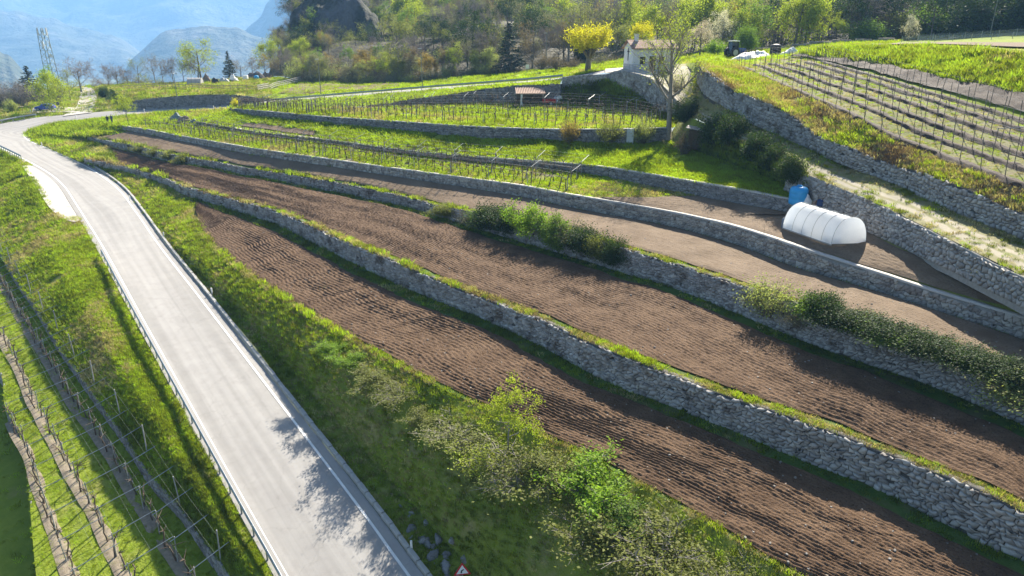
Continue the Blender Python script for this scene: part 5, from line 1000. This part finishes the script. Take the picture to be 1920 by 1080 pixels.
# warning sign
b_ = pix(868, 1108); hs = height_for(b_, 1058); t_ = thing('road_sign', 'triangular red and white warning sign on a post by the road bank', 'sign', b_, math.radians(8))
MB().tube((0, .03, 0), (0, .03, hs - .1), .03, .03, 8).build('pole', galv, t_)
tri = lambda r: [(r * math.sin(a), hs - .42 + r * math.cos(a)) for a in (0, 2.094, 4.189)]
MB().prism(tri(.52), -.012, .012).build('panel', M('sign_red', (.55, .02, .03), rough=.4), t_); MB().prism(tri(.37), -.016, -.0125).build('face', M('sign_white', (.8, .8, .8), rough=.4), t_)
MB().prism([(-.10, hs - .56), (-.03, hs - .56), (.0, hs - .42), (.09, hs - .36), (.06, hs - .30), (-.07, hs - .38)], -.019, -.0165).build('symbol', black, t_)
b_ = pix(112, 211); t_ = thing('road_sign', 'round traffic sign seen from its dark back by the side road', 'sign', b_); MB().tube((0, 0, 0), (0, 0, 2.0), .035).build('pole', galv, t_); MB().tube((0, -.02, 1.9), (0, .02, 1.9), .36, .36, 16).build('disc', M('sign_back', (.10, .10, .11), rough=.6), t_)
b_ = PZ(988, 140, 140); b_[2] = pix(988, 140)[2] if abs(pix(988, 140)[2] - b_[2]) < 3 else b_[2]; t_ = thing('signboard', 'small white board on a post at the wood edge', 'sign', b_); MB().tube((0, 0, 0), (0, 0, 1.2), .05).build('pole', galv, t_); MB().box((.1, 0, 1.4), (.7, .06, .8)).build('panel', white, t_)
def lamp(x, yb, yt, label, Z=None):
    b_ = pix(x, yb) if Z is None else PZ(x, yb, Z); h = height_for(b_, yt); t_ = thing('street_lamp', label, 'lamp', b_)
    MB().tube((0, 0, -.3), (0, 0, h), .075, .045, 8).build('pole', M('lamp_pole', (.20, .21, .21), rough=.5, metal=.5), t_); MB().box((-.25, 0, h + .02), (.75, .22, .10), 0, .8).build('lamp_head', M('lamp_head', (.5, .5, .5), rough=.4), t_, bevel=.02)
lamp(602, 178, 111, 'street lamp on a thin pole by the brown field strip'); lamp(792, 164, 91, 'street lamp on a thin pole before the wood'); lamp(1853, 80, -14, 'tall street lamp by the netting fence', 118); lamp(332, 181, 138, 'short street lamp above the dark retaining wall')
lamp(1024, 140, 62, 'street lamp on the slope behind the tall spruce', 142)
# small rail at the junction
b_ = pix(180, 210); t_ = thing('pipe_railing', 'low pipe railing at the corner of the side road', 'railing', b_, .2); m = MB()
for k in range(3): m.tube((k * 1.3 - 1.3, 0, 0), (k * 1.3 - 1.3, 0, .9), .04)
m.build('posts', post_grey, t_); MB().tube((-1.3, 0, .88), (1.3, 0, .88), .04).build('rail', post_grey, t_)

# ------------------------------------------------------------------ vehicles
blue = M('car_blue', (.02, .06, .38), rough=.25, spec=.6)
def wheel(parent, loc, r, wd):
    o = MB().tube((0, -wd / 2, 0), (0, wd / 2, 0), r, r, 18).build('wheel', black, parent, bevel=.02); o.location = loc; k = MB().tube((0, -wd / 2 - .012, 0), (0, wd / 2 + .012, 0), r * .6, r * .6, 12).build('rim', galv, o); return o
b_ = pix(86, 207); t_ = thing('parked_car', 'blue hatchback parked under the yellow green tree', 'car', b_, math.radians(14))
body = [(-1.95, .35), (-1.98, .62), (-1.85, .86), (-1.05, .96), (-.45, 1.42), (.35, 1.50), (1.35, 1.40), (1.85, 1.0), (1.98, .75), (1.95, .35), (1.6, .3), (-1.6, .3)]
m = MB().prism(body, -.82, .82); m.v = [(x, y * (1 - .16 * max(0, (z - .9) / .6)), z) for x, y, z in m.v]; m.build('body', blue, t_, bevel=.05)
gw = [(-.95, .99), (-.45, 1.35), (.3, 1.42), (1.2, 1.33), (1.5, 1.02)]; m = MB().prism(gw, -.80, .80); m.v = [(x, y * (1 - .16 * max(0, (z - .9) / .6)) * 1.012, z) for x, y, z in m.v]; m.build('window', glass_m, t_)
for x in (-1.25, 1.25):
    for y in (-.76, .76): wheel(t_, (x, y, .31), .31, .2)
for y in (-.6, .6): MB().box((-1.93, y, .70), (.1, .3, .14)).build('headlight', white, t_); MB().box((1.93, y, .86), (.1, .26, .16)).build('tail_light', red, t_)
b_ = pix(1378, 108); s = depth(b_) / F_PX
t_ = thing('tractor', 'dark blue tractor with a white cab roof beside the white tarpaulin', 'tractor', b_, math.radians(200))
MB().prism([(-1.9, .75), (-1.9, 1.25), (-1.75, 1.45), (-.1, 1.55), (-.1, .75)], -.36, .36).build('bonnet', M('tractor_blue', (.03, .09, .28), rough=.4), t_, bevel=.05); MB().box((.4, 0, .8), (1.5, .7, .5)).build('chassis', black, t_)
m = MB()
for x, y in ((-.1, -.62), (-.1, .62), (1.15, -.62), (1.15, .62)): m.tube((x, y, 1.0), (x + (.12 if x < 0 else -.1), y * .93, 2.55), .05)
m.build('cab_frame', black, t_); MB().box((.5, 0, 1.75), (1.15, 1.16, 1.45), 0, .93).build('cab_glass', glass_m, t_); MB().box((.52, 0, 2.6), (1.45, 1.35, .14)).build('cab_roof', white, t_, bevel=.04)
for y in (-.85, .85): wheel(t_, (.75, y, .8), .8, .42); wheel(t_, (-1.4, y * .88, .52), .52, .3)
MB().box((-2.1, 0, .7), (.25, .9, .5)).build('front_weight', black, t_); MB().tube((-.9, .3, 1.4), (-.9, .3, 2.4), .05).build('exhaust', black, t_)
def heap(name, label, cat, x, y, wpx, hpx, mat, n=5, seed=1, yaw=0, flat=1.0, Z=None):
    b_ = pix(x, y) if Z is None else PZ(x, y, Z); s = depth(b_) / F_PX; R = wpx * s / 2; H = hpx * s; rs = np.random.RandomState(seed); nu, nv = 36, 12
    th = np.linspace(0, 2 * np.pi, nu, endpoint=False); rr = np.linspace(0, 1, nv); T_, Rr = np.meshgrid(th, rr); X = np.cos(T_) * Rr * R * (1 + .2 * fnoise(np.cos(T_) * 1.5, np.sin(T_) * 1.5, 2, seed)); Y = np.sin(T_) * Rr * R * .55 * flat
    Zz = H * (1 - Rr ** 1.8) * (1 + .8 * fnoise(X / R * 2.2, Y / R * 3, 3, seed)) + fnoise(X * 2, Y * 2, 3, seed) * H * .22 * (1 - Rr); Zz[-1] = -.1
    i = np.arange(nv - 1)[:, None] * nu + np.arange(nu)[None]; j = np.arange(nv - 1)[:, None] * nu + (np.arange(nu)[None] + 1) % nu
    o = link(name, mesh_np(name, np.stack([X, Y, Zz], -1).reshape(-1, 3), np.stack([i, i + nu, j + nu, j], -1).reshape(-1, 4)[:, ::-1], mat)); o.location = Vector(b_); o.rotation_euler = (0, 0, yaw); return tag(o, label, cat)
tarp = M('white_tarp', (.78, .77, .75), (.62, .61, .59), scale=2, rough=.5); film = M('pale_film', (.55, .55, .54), (.42, .41, .40), scale=3, rough=.5); teal = M('teal_tarp', (.12, .20, .20), (.2, .22, .2), scale=2, rough=.6); junkm = M('junk_brown', (.16, .10, .075), (.26, .2, .16), scale=3, bump=1, bscale=8)
heap('tarpaulin', 'crumpled white tarpaulin lying on the grass before the tractor', 'tarpaulin', 1412, 110, 84, 13, tarp, seed=3)
heap('tarpaulin', 'white folded sheet beside the black water butt', 'tarpaulin', 1481, 101, 40, 9, tarp, seed=4)
def barrel(name, label, x, y, wpx, hpx, mat, prof=None, Z=None, cat='tank'):
    b_ = pix(x, y) if Z is None else PZ(x, y, Z); s = depth(b_) / F_PX; r = wpx * s / 2; h = hpx * s; t_ = thing(name, label, cat, b_)
    m = MB().lathe([(r * .96, 0), (r, h * .06), (r, h * .3), (r * .975, h * .32), (r, h * .34), (r, h * .6), (r * .975, h * .62), (r, h * .64), (r, h * .82), (r * .82, h * .95), (r * .4, h)], 20); m.build('body', mat, t_, smooth=True); MB().lathe([(r * .3, h * .99), (r * .3, h * 1.06), (r * .24, h * 1.08)], 14).build('lid', mat, t_); return t_
blue_p = M('blue_plastic', (.03, .30, .62), (.05, .36, .68), scale=1, rough=.4)
barrel('water_tank', 'bright blue plastic water tank beside the polytunnel', 1495, 382, 33, 33, blue_p); barrel('water_butt', 'black water butt beside a white sheet in the upper yard', 1453, 102, 20, 18, black)
barrel('barrel', 'dark grey drum at the back corner of the polytunnel', 1469, 427, 9, 19, M('grey_plastic', (.12, .15, .2), rough=.5), cat='barrel'); barrel('barrel', 'dark blue drum beside the wall behind the polytunnel', 1538, 386, 14, 12, M('navy_plastic', (.03, .06, .15), rough=.5), cat='barrel')
heap('sacks', 'white sacks piled at the foot of the blue water tank', 'sacks', 1508, 382, 34, 13, tarp, seed=6); heap('crate_heap', 'dark heap against the wall behind the blue tank', 'heap', 1530, 388, 26, 10, junkm, seed=8)
# ------------------------------------------------------------------ polytunnel
A0, A1, B0 = pix(1558, 464), pix(1623, 453), pix(1467, 431); ax = (A1 - A0); wid = np.linalg.norm(ax[:2]); ln = np.linalg.norm((B0 - A0)[:2]); yaw = math.atan2(ax[1], ax[0])
lax = (B0 - A0)[:2] / ln; cenp = (A0 + A1) / 2; t_ = thing('polytunnel', 'small white plastic polytunnel standing on the bare soil plot', 'greenhouse', cenp, yaw)
Rz = np.array([[math.cos(-yaw), -math.sin(-yaw)], [math.sin(-yaw), math.cos(-yaw)]]); dl = Rz @ lax; hgt = max(1.7, height_for(cenp, 403) * .92); hw = wid / 2
arch = [(hw * math.copysign(abs(math.cos(a)) ** .88, math.cos(a)), hgt * abs(math.sin(a)) ** .9) for a in np.linspace(0, math.pi, 21)]
pl = M('tunnel_film', (.86, .88, .90), (.80, .83, .86), scale=1.2, rough=.35, trans=.65, spec=.4)
def arch_pts(f, k=1.0): return [(x * k + dl[0] * ln * f, dl[1] * ln * f, z * k) for x, z in arch]
m = MB(); nf = 11
for i in range(nf): m.add([(x, y + math.sin(z) * 0, z * (1 - .006 * abs(math.sin(math.pi * 5 * i / (nf - 1))))) for x, y, z in arch_pts(i / (nf - 1))], [])
m.f = [(i * 21 + j, i * 21 + j + 1, (i + 1) * 21 + j + 1, (i + 1) * 21 + j) for i in range(nf - 1) for j in range(20)]; m.build('cover', pl, t_, smooth=True)
for f, nm_ in ((0.0, 'end_sheet'), (1.0, 'end_sheet')):
    m = MB(); m.add(arch_pts(f, .995), [tuple(range(21))]); m.build(nm_, pl, t_)
for f in np.linspace(0, 1, 6):
    m = MB(); q = arch_pts(f, 1.008)
    for j in range(20): m.tube(q[j], q[j + 1], .016, .016, 5, False)
    m.build('hoop', M('hoop_steel', (.42, .43, .42), rough=.5), t_)
m = MB(); q0, q1 = arch_pts(0, 1.01), arch_pts(1, 1.01)
for e in (0, 20): m.tube(q0[e], q1[e], .05, .05, 6)
m.build('base_rail', post_grey, t_); MB().tube(q0[10], q1[10], .025).build('ridge_bar', post_grey, t_); MB().tube((-hw, -.06, .05), (hw, -.06, .05), .06).build('sill', wood, t_)
for k, (fx, f) in enumerate(((-.45, .15), (-.5, .62), (-.5, .9))): o = MB().box((0, 0, .28), (.5, .7, .55)).build('crate', blue_p); tag(o, ['pale blue crate inside the polytunnel door end', 'blue crate inside the polytunnel beside its long wall', 'blue crate inside the closed end of the polytunnel'][k], 'crate'); lp = Matrix.Rotation(yaw, 3, 'Z') @ Vector((fx * hw + dl[0] * ln * f, dl[1] * ln * f, 0)); o.location = lp + Vector(cenp); o.rotation_euler = (0, 0, yaw)

# ------------------------------------------------------------------ buildings
b_ = PZ(1185, 136, 101); b_[2] = T8[np.argmin(np.abs(proj(T8)[0] - 1185))][2] - .1; t_ = thing('white_house', 'small white rendered house with a tiled roof and dark cross on its gable', 'house', b_, math.radians(9))
Lh, Wh = 6.4, 4.2; eh = height_for(b_, 89.5); rh = eh + .95
MB().prism([(0, -.4), (Wh, -.4), (Wh, eh), (Wh / 2, rh), (0, eh)], 0, Lh).build('wall', plaster, t_)
o = t_.children[-1]; o.data.transform(Matrix(((0, 1, 0, 0), (1, 0, 0, 0), (0, 0, 1, 0), (0, 0, 0, 1))))
MB().box((Lh / 2, -.012, .45), (Lh + .06, .03, 1.3)).box((-.012, Wh / 2, .45), (.03, Wh + .06, 1.3)).build('plinth', M('grey_render', (.5, .5, .49), (.42, .42, .41), scale=1.5), t_)
rt = thing('roof', None, None); rt.parent = t_; COL.objects.unlink(rt); bpy.data.objects.remove(rt)
sl_ = math.atan2(rh - eh, Wh / 2); rl = (Wh / 2 + .45) / math.cos(sl_)
for sgn in (-1, 1):
    m = MB(); m.box((Lh / 2, Wh / 2 + sgn * (Wh / 4 + .22), (eh + rh) / 2 - .02), (Lh + .7, rl, .10), 0, 1, -sgn * sl_)
    ro = m.build('roof', tile, t_); nt_ = 30
    m = MB()
    for i in range(nt_): xx = -.32 + (Lh + .64) * (i + .5) / nt_; a = Vector((xx, Wh / 2, rh + .05)); e = Vector((xx, Wh / 2 + sgn * (Wh / 2 + .44), rh + .05 - math.tan(sl_) * (Wh / 2 + .44))); m.tube(a, e, .075, .085, 5)
    c = m.build('tile_rows', tile, ro); c['kind'] = 'stuff'
MB().box((1.0, Wh / 2 - .3, rh + .35), (.5, .5, 1.0)).box((1.0, Wh / 2 - .3, rh + .9), (.62, .62, .1)).build('chimney', plaster, t_)
MB().box((-.05, Wh * .5, eh - .95), (.06, .13, 1.75)).box((-.05, Wh * .5, eh - .55), (.06, .85, .13)).build('cross', black, t_)
for xx in (1.5, 4.4):
    wn = MB().box((xx, -.02, eh - 1.75), (.8, .06, 1.0)).build('window', dkwood, t_); MB().box((xx, -.055, eh - 1.75), (.62, .02, .84)).build('pane', glass_m, wn); MB().box((xx, -.06, eh - 2.29), (.95, .16, .07)).build('sill', conc, wn)
dw = MB().box((3.0, -.03, 1.2), (.9, .07, 2.0)).build('door', dkwood, t_); MB().box((2.68, -.08, 1.15), (.1, .06, .05)).build('handle', galv, dw)
rp_ = T8[int(.43 * 109):int(.78 * 109)]; t_ = thing('yard_railing', 'thin metal railing on top of the pale retaining wall by the house', 'railing', rp_[0]); q = resample(rp_, 9); dk = M('rail_metal', (.2, .22, .24), rough=.5)
for p in q: MB().tube((0, 0, 0), (0, 0, 1.05), .03).build('post', dk, t_).location = Vector(p - rp_[0])
for z in (.4, .72, 1.03): link('rail', mesh_np('rail', *tubes([(*(q[i] - q[0] + (0, 0, z)), *(q[i + 1] - q[0] + (0, 0, z)), .022, .022) for i in range(8)], 4), dk), t_)
b_ = vb_at(993) + np.array((0, -1.6, 0)); b_[2] = gz(b_[0], b_[1], b_[2] + 2); s = depth(b_) / F_PX; t_ = thing('tool_shed', 'open tool shed with a tiled lean to roof against the ivy wall', 'shed', b_, .05)
h1, h2 = 1.75, 2.35
m = MB().box((0, 0, (h1 + h2) / 2 + .05), (4.4, 2.3, .1), 0, 1, math.atan2(h2 - h1, 2.1)); ro = m.build('roof', M('pale_roof_tile', (.50, .36, .28), (.38, .26, .20), scale=3, bump=.9, bscale=7, bdist=.06), t_)
m = MB()
for i in range(18): x = -2.1 + i * .247; m.tube((x, -1.15, h1 + .07), (x, 1.12, h2 + .17), .07, .07, 5)
c = m.build('tile_rows', ro.data.materials[0], ro); c['kind'] = 'stuff'
for x in (-1.3, 1.9): MB().box((x, -.9, h1 / 2 - .05), (.28, .28, h1 + .1)).build('pillar', plaster if x < 0 else wood, t_)
MB().box((0, .85, 1.0), (3.9, .15, 2.2)).build('back_wall', dkwood, t_); MB().box((.9, .6, .5), (1.3, .5, 1.0)).build('shelf', dkwood, t_)
b_ = vb_at(1028) + np.array((0, -1.8, 0)); b_[2] = gz(b_[0], b_[1], b_[2] + 2); t_ = thing('red_cart', 'small red trailer cart parked beside the tool shed', 'cart', b_, .1); MB().box((0, 0, .75), (1.9, 1.1, .5)).build('box', red, t_, bevel=.03); MB().tube((-1.7, 0, .5), (-.9, 0, .6), .04).build('drawbar', black, t_)
for y in (-.6, .6): wheel(t_, (.2, y, .36), .36, .16)
heap('sacks', 'white sacks and sheets beside the red cart', 'sacks', 1046, 191, 26, 11, tarp, seed=11)
t9_ = pix(1300, 284); b_ = pix(1308, 278); s = depth(b_) / F_PX; t_ = thing('wooden_hut', 'little dark wooden hut with a pale sheet roof among the bushes', 'hut', b_, -.35); hh_ = height_for(b_, 244)
for y in (-.8, .8): MB().box((0, y, hh_ / 2), (2.0, .08, hh_)).build('wall', dkwood, t_)
MB().box((-.96, 0, hh_ / 2), (.08, 1.5, hh_)).build('wall', dkwood, t_); MB().box((0, 0, hh_ + .12), (2.7, 2.3, .07), 0, 1, 0, .16).build('roof', M('pale_sheet', (.42, .38, .35), (.33, .29, .26), scale=3), t_)
b_ = C6[np.argmin(np.abs(proj(C6)[0] - 1180))]; nn = normals2(C6)[120]; t_ = thing('metal_door', 'pale grey metal door set in the meadow retaining wall', 'door', b_ - np.array((*nn * .16, 0)), math.atan2(-nn[0], nn[1])); MB().box((0, 0, .82), (.85, .08, 1.75)).build('panel', M('pale_metal', (.55, .60, .64), (.48, .52, .56), scale=2, rough=.5), t_); MB().box((.3, -.07, .85), (.12, .06, .05)).build('handle', black, t_)

# ------------------------------------------------------------------ garden plateau, mast, people
b_ = PZ(102, 166, 185); Ht = height_for(b_, 53); t_ = thing('antenna_mast', 'green grey steel lattice antenna mast rising over the trees', 'mast', b_); mg = M('mast_steel', (.22, .27, .25), rough=.5, metal=.4)
wd_ = lambda z: 1.15 - .35 * z / Ht
for k in range(4):
    sx, sy = ((-1, -1), (1, -1), (1, 1), (-1, 1))[k]; MB().tube((sx * wd_(0), sy * wd_(0), 0), (sx * wd_(Ht), sy * wd_(Ht), Ht), .09, .07).build('leg', mg, t_)
zz = np.arange(0, Ht - 1, 1.6); m = MB()
for z in zz:
    c4 = [(-1, -1), (1, -1), (1, 1), (-1, 1)]
    for k in range(4):
        a, e = c4[k], c4[(k + 1) % 4]; z2 = min(z + 1.6, Ht); m.tube((a[0] * wd_(z), a[1] * wd_(z), z), (e[0] * wd_(z2), e[1] * wd_(z2), z2), .05, .05, 4); m.tube((a[0] * wd_(z2), a[1] * wd_(z2), z2), (e[0] * wd_(z2), e[1] * wd_(z2), z2), .045, .045, 4)
m.build('bracing', mg, t_)
for k, (a, z) in enumerate(((0, Ht - .8), (2.1, Ht - .8), (4.2, Ht - .8), (.6, Ht - 4), (2.7, Ht - 4.2), (5, Ht - 4))): MB().box((1.1 * math.cos(a), 1.1 * math.sin(a), z), (.28, .18, 1.9), a).build('antenna', white, t_)
MB().tube((1.0, -.3, Ht * .55), (1.25, -.5, Ht * .55), .4, .45, 12).build('dish', white, t_)
def small_tunnel(x, y, wpx, hpx, label, Z):
    b_ = PZ(x, y, Z); b_[2] = gz(b_[0], b_[1]); s = Z / F_PX; t_ = thing('hoop_house', label, 'greenhouse', b_, .15); L_, R_ = wpx * s, hpx * s; ar = [(R_ * .95 * math.cos(a), R_ * math.sin(a)) for a in np.linspace(0, math.pi, 13)]; m = MB()
    for f in (-.5, .5): m.add([(L_ * f, x_, z_) for x_, z_ in ar], [])
    m.f = [(j, j + 1, 14 + j, 13 + j) for j in range(12)] + [tuple(range(13)), tuple(range(13, 26))]; m.build('cover', M('grey_film', (.55, .54, .53), (.45, .44, .44), scale=2, trans=.3), t_, smooth=False)
    for f in (-.5, -.17, .17, .5):
        m = MB()
        for j in range(12): m.tube((L_ * f, ar[j][0] * 1.02, ar[j][1] * 1.02), (L_ * f, ar[j + 1][0] * 1.02, ar[j + 1][1] * 1.02), .04, .04, 4, False)
        m.build('hoop', post_grey, t_)
small_tunnel(366, 153, 24, 12, 'small grey hoop house in the fenced garden', 165)
for i, (x, y, w_, h_, mt, l_) in enumerate([(388, 154, 22, 12, junkm, 'brown heap of brushwood beside the garden hoop house'), (404, 157, 16, 12, black, 'dark covered heap in the fenced garden'), (420, 154, 22, 9, film, 'pale plastic sheeting heap in the fenced garden'), (438, 152, 20, 9, tarp, 'white sheet heap at the garden middle'), (478, 147, 40, 11, M('dark_heap', (.08, .075, .075), (.15, .13, .12), scale=2), 'long dark heap of covered materials in the garden'), (500, 146, 24, 9, junkm, 'brown rubbish heap at the garden end')]): heap('junk_heap', l_, 'heap', x, y, w_, h_, mt, seed=20 + i)
b_ = pix(461, 150); t_ = thing('water_container', 'white cube water container in its cage in the garden', 'tank', b_); MB().box((0, 0, .62), (1.1, 1.0, 1.0)).build('body', white, t_, bevel=.06); MB().box((0, 0, .06), (1.2, 1.1, .12)).build('pallet', wood, t_)
barrel('barrel', 'bright blue drum lying by the long dark garden heap', 481, 149, 9, 7, blue_p, cat='barrel')
def fence(label, pts, h, step, rails, mat, rail_mat=None, ph=None):
    c = np.array(pts); q = resample(c, max(3, int(clen(c) / step) + 1)); q[:, 2] = [gz(a, b_, z + 4) if abs(gz(a, b_, z + 4) - z) < 2 else z for a, b_, z in q]; t_ = thing('garden_fence', label, 'fence', q[0]); me = post_mesh(h, .07, mat, 5)
    for p in q: o = link('post', me, t_); o.location = Vector(p - q[0])
    for z in rails:
        for i in range(len(q) - 1): a = q[i] - q[0] + (0, 0, z); e = q[i + 1] - q[0] + (0, 0, z); link('rail', mesh_np('rail', *tubes([(*a, *e, .055, .055)], 4), rail_mat or mat), t_)
fence('weathered wooden rail fence along the garden bank', [pix(*a) for a in [(232, 169), (300, 167), (380, 167.5), (446, 168.5), (481, 171)]], 1.15, 2.0, (.45, .95), wood)
fence('pale picket fence climbing the garden end', [pix(*a) for a in [(484, 171), (514, 166), (553, 156), (582, 146)]], 1.3, 1.0, (.4, .8, 1.15), M('pale_wood', (.50, .47, .42), (.40, .37, .33), scale=3))
b_ = pix(34, 207); t_ = thing('picnic_table', 'old wooden table frame on the grass by the bare bushes', 'table', b_, .4); MB().box((0, 0, .8), (2.2, .8, .08)).build('tabletop', wood, t_)
for x in (-.8, .8): MB().tube((x, -.5, 0), (x, .3, .8), .06).tube((x, .5, 0), (x, -.3, .8), .06).build('leg', wood, t_)
for i, (x, y, w_, h_, mt, l_) in enumerate([(333, 226, 36, 10, teal, 'dark teal tarpaulin heap at the end of the vineyard wall'), (348, 230, 34, 10, junkm, 'reddish brown heap of old wood at the vineyard wall end'), (364, 234, 30, 9, teal, 'pale heap of sheeting at the vineyard wall end')]): heap('material_heap', l_, 'heap', x, y, w_, h_, mt, seed=40 + i)
lgm = M('log_wood', (.42, .35, .28), (.30, .24, .19), scale=3); ls = np.random.RandomState(8)
for i in range(16):
    x = 1470 + i * 13.5 + ls.uniform(-5, 5); b_ = PZ(x, 84 - (i > 3) * 1.5 + ls.uniform(-1, 1), 128); b_[2] = gz(b_[0], b_[1]) + .18 + (.32 if i % 3 == 2 else 0); L_ = ls.uniform(2.2, 3.6); a = ls.normal() * .25; o = MB().tube((-L_ / 2, 0, 0), (L_ / 2, 0, 0), .2, .16, 8).build('log', lgm); o.location = Vector(b_); o.rotation_euler = (0, 0, a); tag(o, 'felled pale log in the pile below the yellow green trees', 'log', 'logs in the pile')
net = M('netting', (.65, .66, .66), rough=.7, alpha=.16)
def netting(label, pts, h):
    c = np.array(pts); q = resample(c, max(3, int(clen(c) / 2.5) + 1)); q[:, 2] = [gz(a, b_, 60) for a, b_ in q[:, :2]]; t_ = thing('netting_fence', label, 'fence', q[0]); me = post_mesh(h, .05, post_grey)
    for p in q: o = link('post', me, t_); o.location = Vector(p - q[0])
    for i in range(len(q) - 1):
        a, e = q[i] - q[0], q[i + 1] - q[0]; link('net', mesh_np('net', [a + (0, 0, .05), e + (0, 0, .05), e + (0, 0, h * .9), a + (0, 0, h * .9)], np.array([[0, 1, 2, 3]]), net), t_)
netting('white netting fence along the top field below the dark bushes', [PZ(1690, 80, 118), PZ(1760, 77, 113), PZ(1840, 73, 108), PZ(1940, 68, 103)], 1.0); netting('second netting fence nearer the dark bushes', [PZ(1720, 77, 126), PZ(1800, 72, 121), PZ(1940, 64, 113)], 1.2)
def person(x, y, ytop, label, coat, legs, turn, stride):
    b_ = pix(x, y); H = height_for(b_, ytop); s = H / 1.75; t_ = thing('person', label, 'person', b_, turn); t_.scale = (s, s, s)
    pts = [((0, 0, .95), .15), ((0, 0, 1.15), .145), ((0, .01, 1.38), .17), ((0, .01, 1.5), .06), ((0, .02, 1.58), .075), ((0, .02, 1.68), .09), ((.19, .01, 1.42), .065), ((.25, .02, 1.16), .05), ((.24, -.10, .93), .04), ((-.19, .01, 1.42), .065), ((-.25, .02, 1.16), .05), ((-.24, -.08, .93), .04), ((.10, 0, .88), .11), ((.11, -stride * .5, .50), .075), ((.11, -stride * .4, .07), .05), ((.11, -stride * .4 - .15, .03), .04), ((-.10, 0, .88), .11), ((-.11, stride * .35, .48), .075), ((-.11, stride * .8, .08), .05), ((-.11, stride * .8 - .15, .03), .04), ((0, .02, 1.76), .06)]
    ed = [(0, 1), (1, 2), (2, 3), (3, 4), (4, 5), (5, 20), (2, 6), (6, 7), (7, 8), (2, 9), (9, 10), (10, 11), (0, 12), (12, 13), (13, 14), (14, 15), (0, 16), (16, 17), (17, 18), (18, 19)]
    me = bpy.data.meshes.new('body'); me.from_pydata([p for p, _ in pts], ed, []); o = link('body', me, t_); sm = o.modifiers.new('skin', 'SKIN'); sv = me.skin_vertices[0].data if me.skin_vertices else None
    if sv is None: me.skin_vertices.new() if hasattr(me.skin_vertices, 'new') else None
    if me.skin_vertices:
        for i, (_, r) in enumerate(pts): me.skin_vertices[0].data[i].radius = (r, r); me.skin_vertices[0].data[i].use_root = i == 0
    o.modifiers.new('smooth', 'SUBSURF').levels = 1; o.modifiers['smooth'].render_levels = 2
    mt = bpy.data.materials.new('clothes'); mt.use_nodes = True; n_ = mt.node_tree; bs = n_.nodes['Principled BSDF']; tc = nd(n_, 'TexCoord'); sp = nd(n_, 'SeparateXYZ'); n_.links.new(tc.outputs['Object'], sp.inputs[0]); cr__ = nd(n_, 'ValToRGB'); cr__.color_ramp.interpolation = 'CONSTANT'; mr = nd(n_, 'MapRange'); mr.inputs[2].default_value = 2.0; n_.links.new(sp.outputs[2], mr.inputs[0]); n_.links.new(mr.outputs[0], cr__.inputs[0]); n_.links.new(cr__.outputs[0], bs.inputs['Base Color'])
    e = cr__.color_ramp.elements; e[0].position = 0; e[0].color = (*legs, 1); e[1].position = .46; e[1].color = (*coat, 1)
    for ps, cc in ((.755, (.45, .28, .2)), (.84, (.04, .03, .025))): k = e.new(ps); k.color = (*cc, 1)
    me.materials.append(mt)
person(203, 233, 216, 'person in dark clothes walking on the grass beside a companion', (.03, .035, .04), (.05, .05, .06), .4, .35); person(211, 233, 214.5, 'person in a navy jacket standing beside the young tree', (.03, .05, .10), (.03, .04, .07), -.3, .15)
# ------------------------------------------------------------------ air
hz = bpy.data.materials.new('air'); hz.use_nodes = True; t = hz.node_tree; t.nodes.clear()
pv = nd(t, 'VolumePrincipled'); pv.inputs['Color'].default_value = (.30, .58, 1.0, 1); pv.inputs['Density'].default_value = .00022; pv.inputs['Anisotropy'].default_value = .1
ho = nd(t, 'OutputMaterial'); t.links.new(pv.outputs[0], ho.inputs['Volume'])
mb = MB().box((-500, 3000, 165), (14000, 7000, 570)); hzo = mb.build('haze', hz); hzo['kind'] = 'stuff'
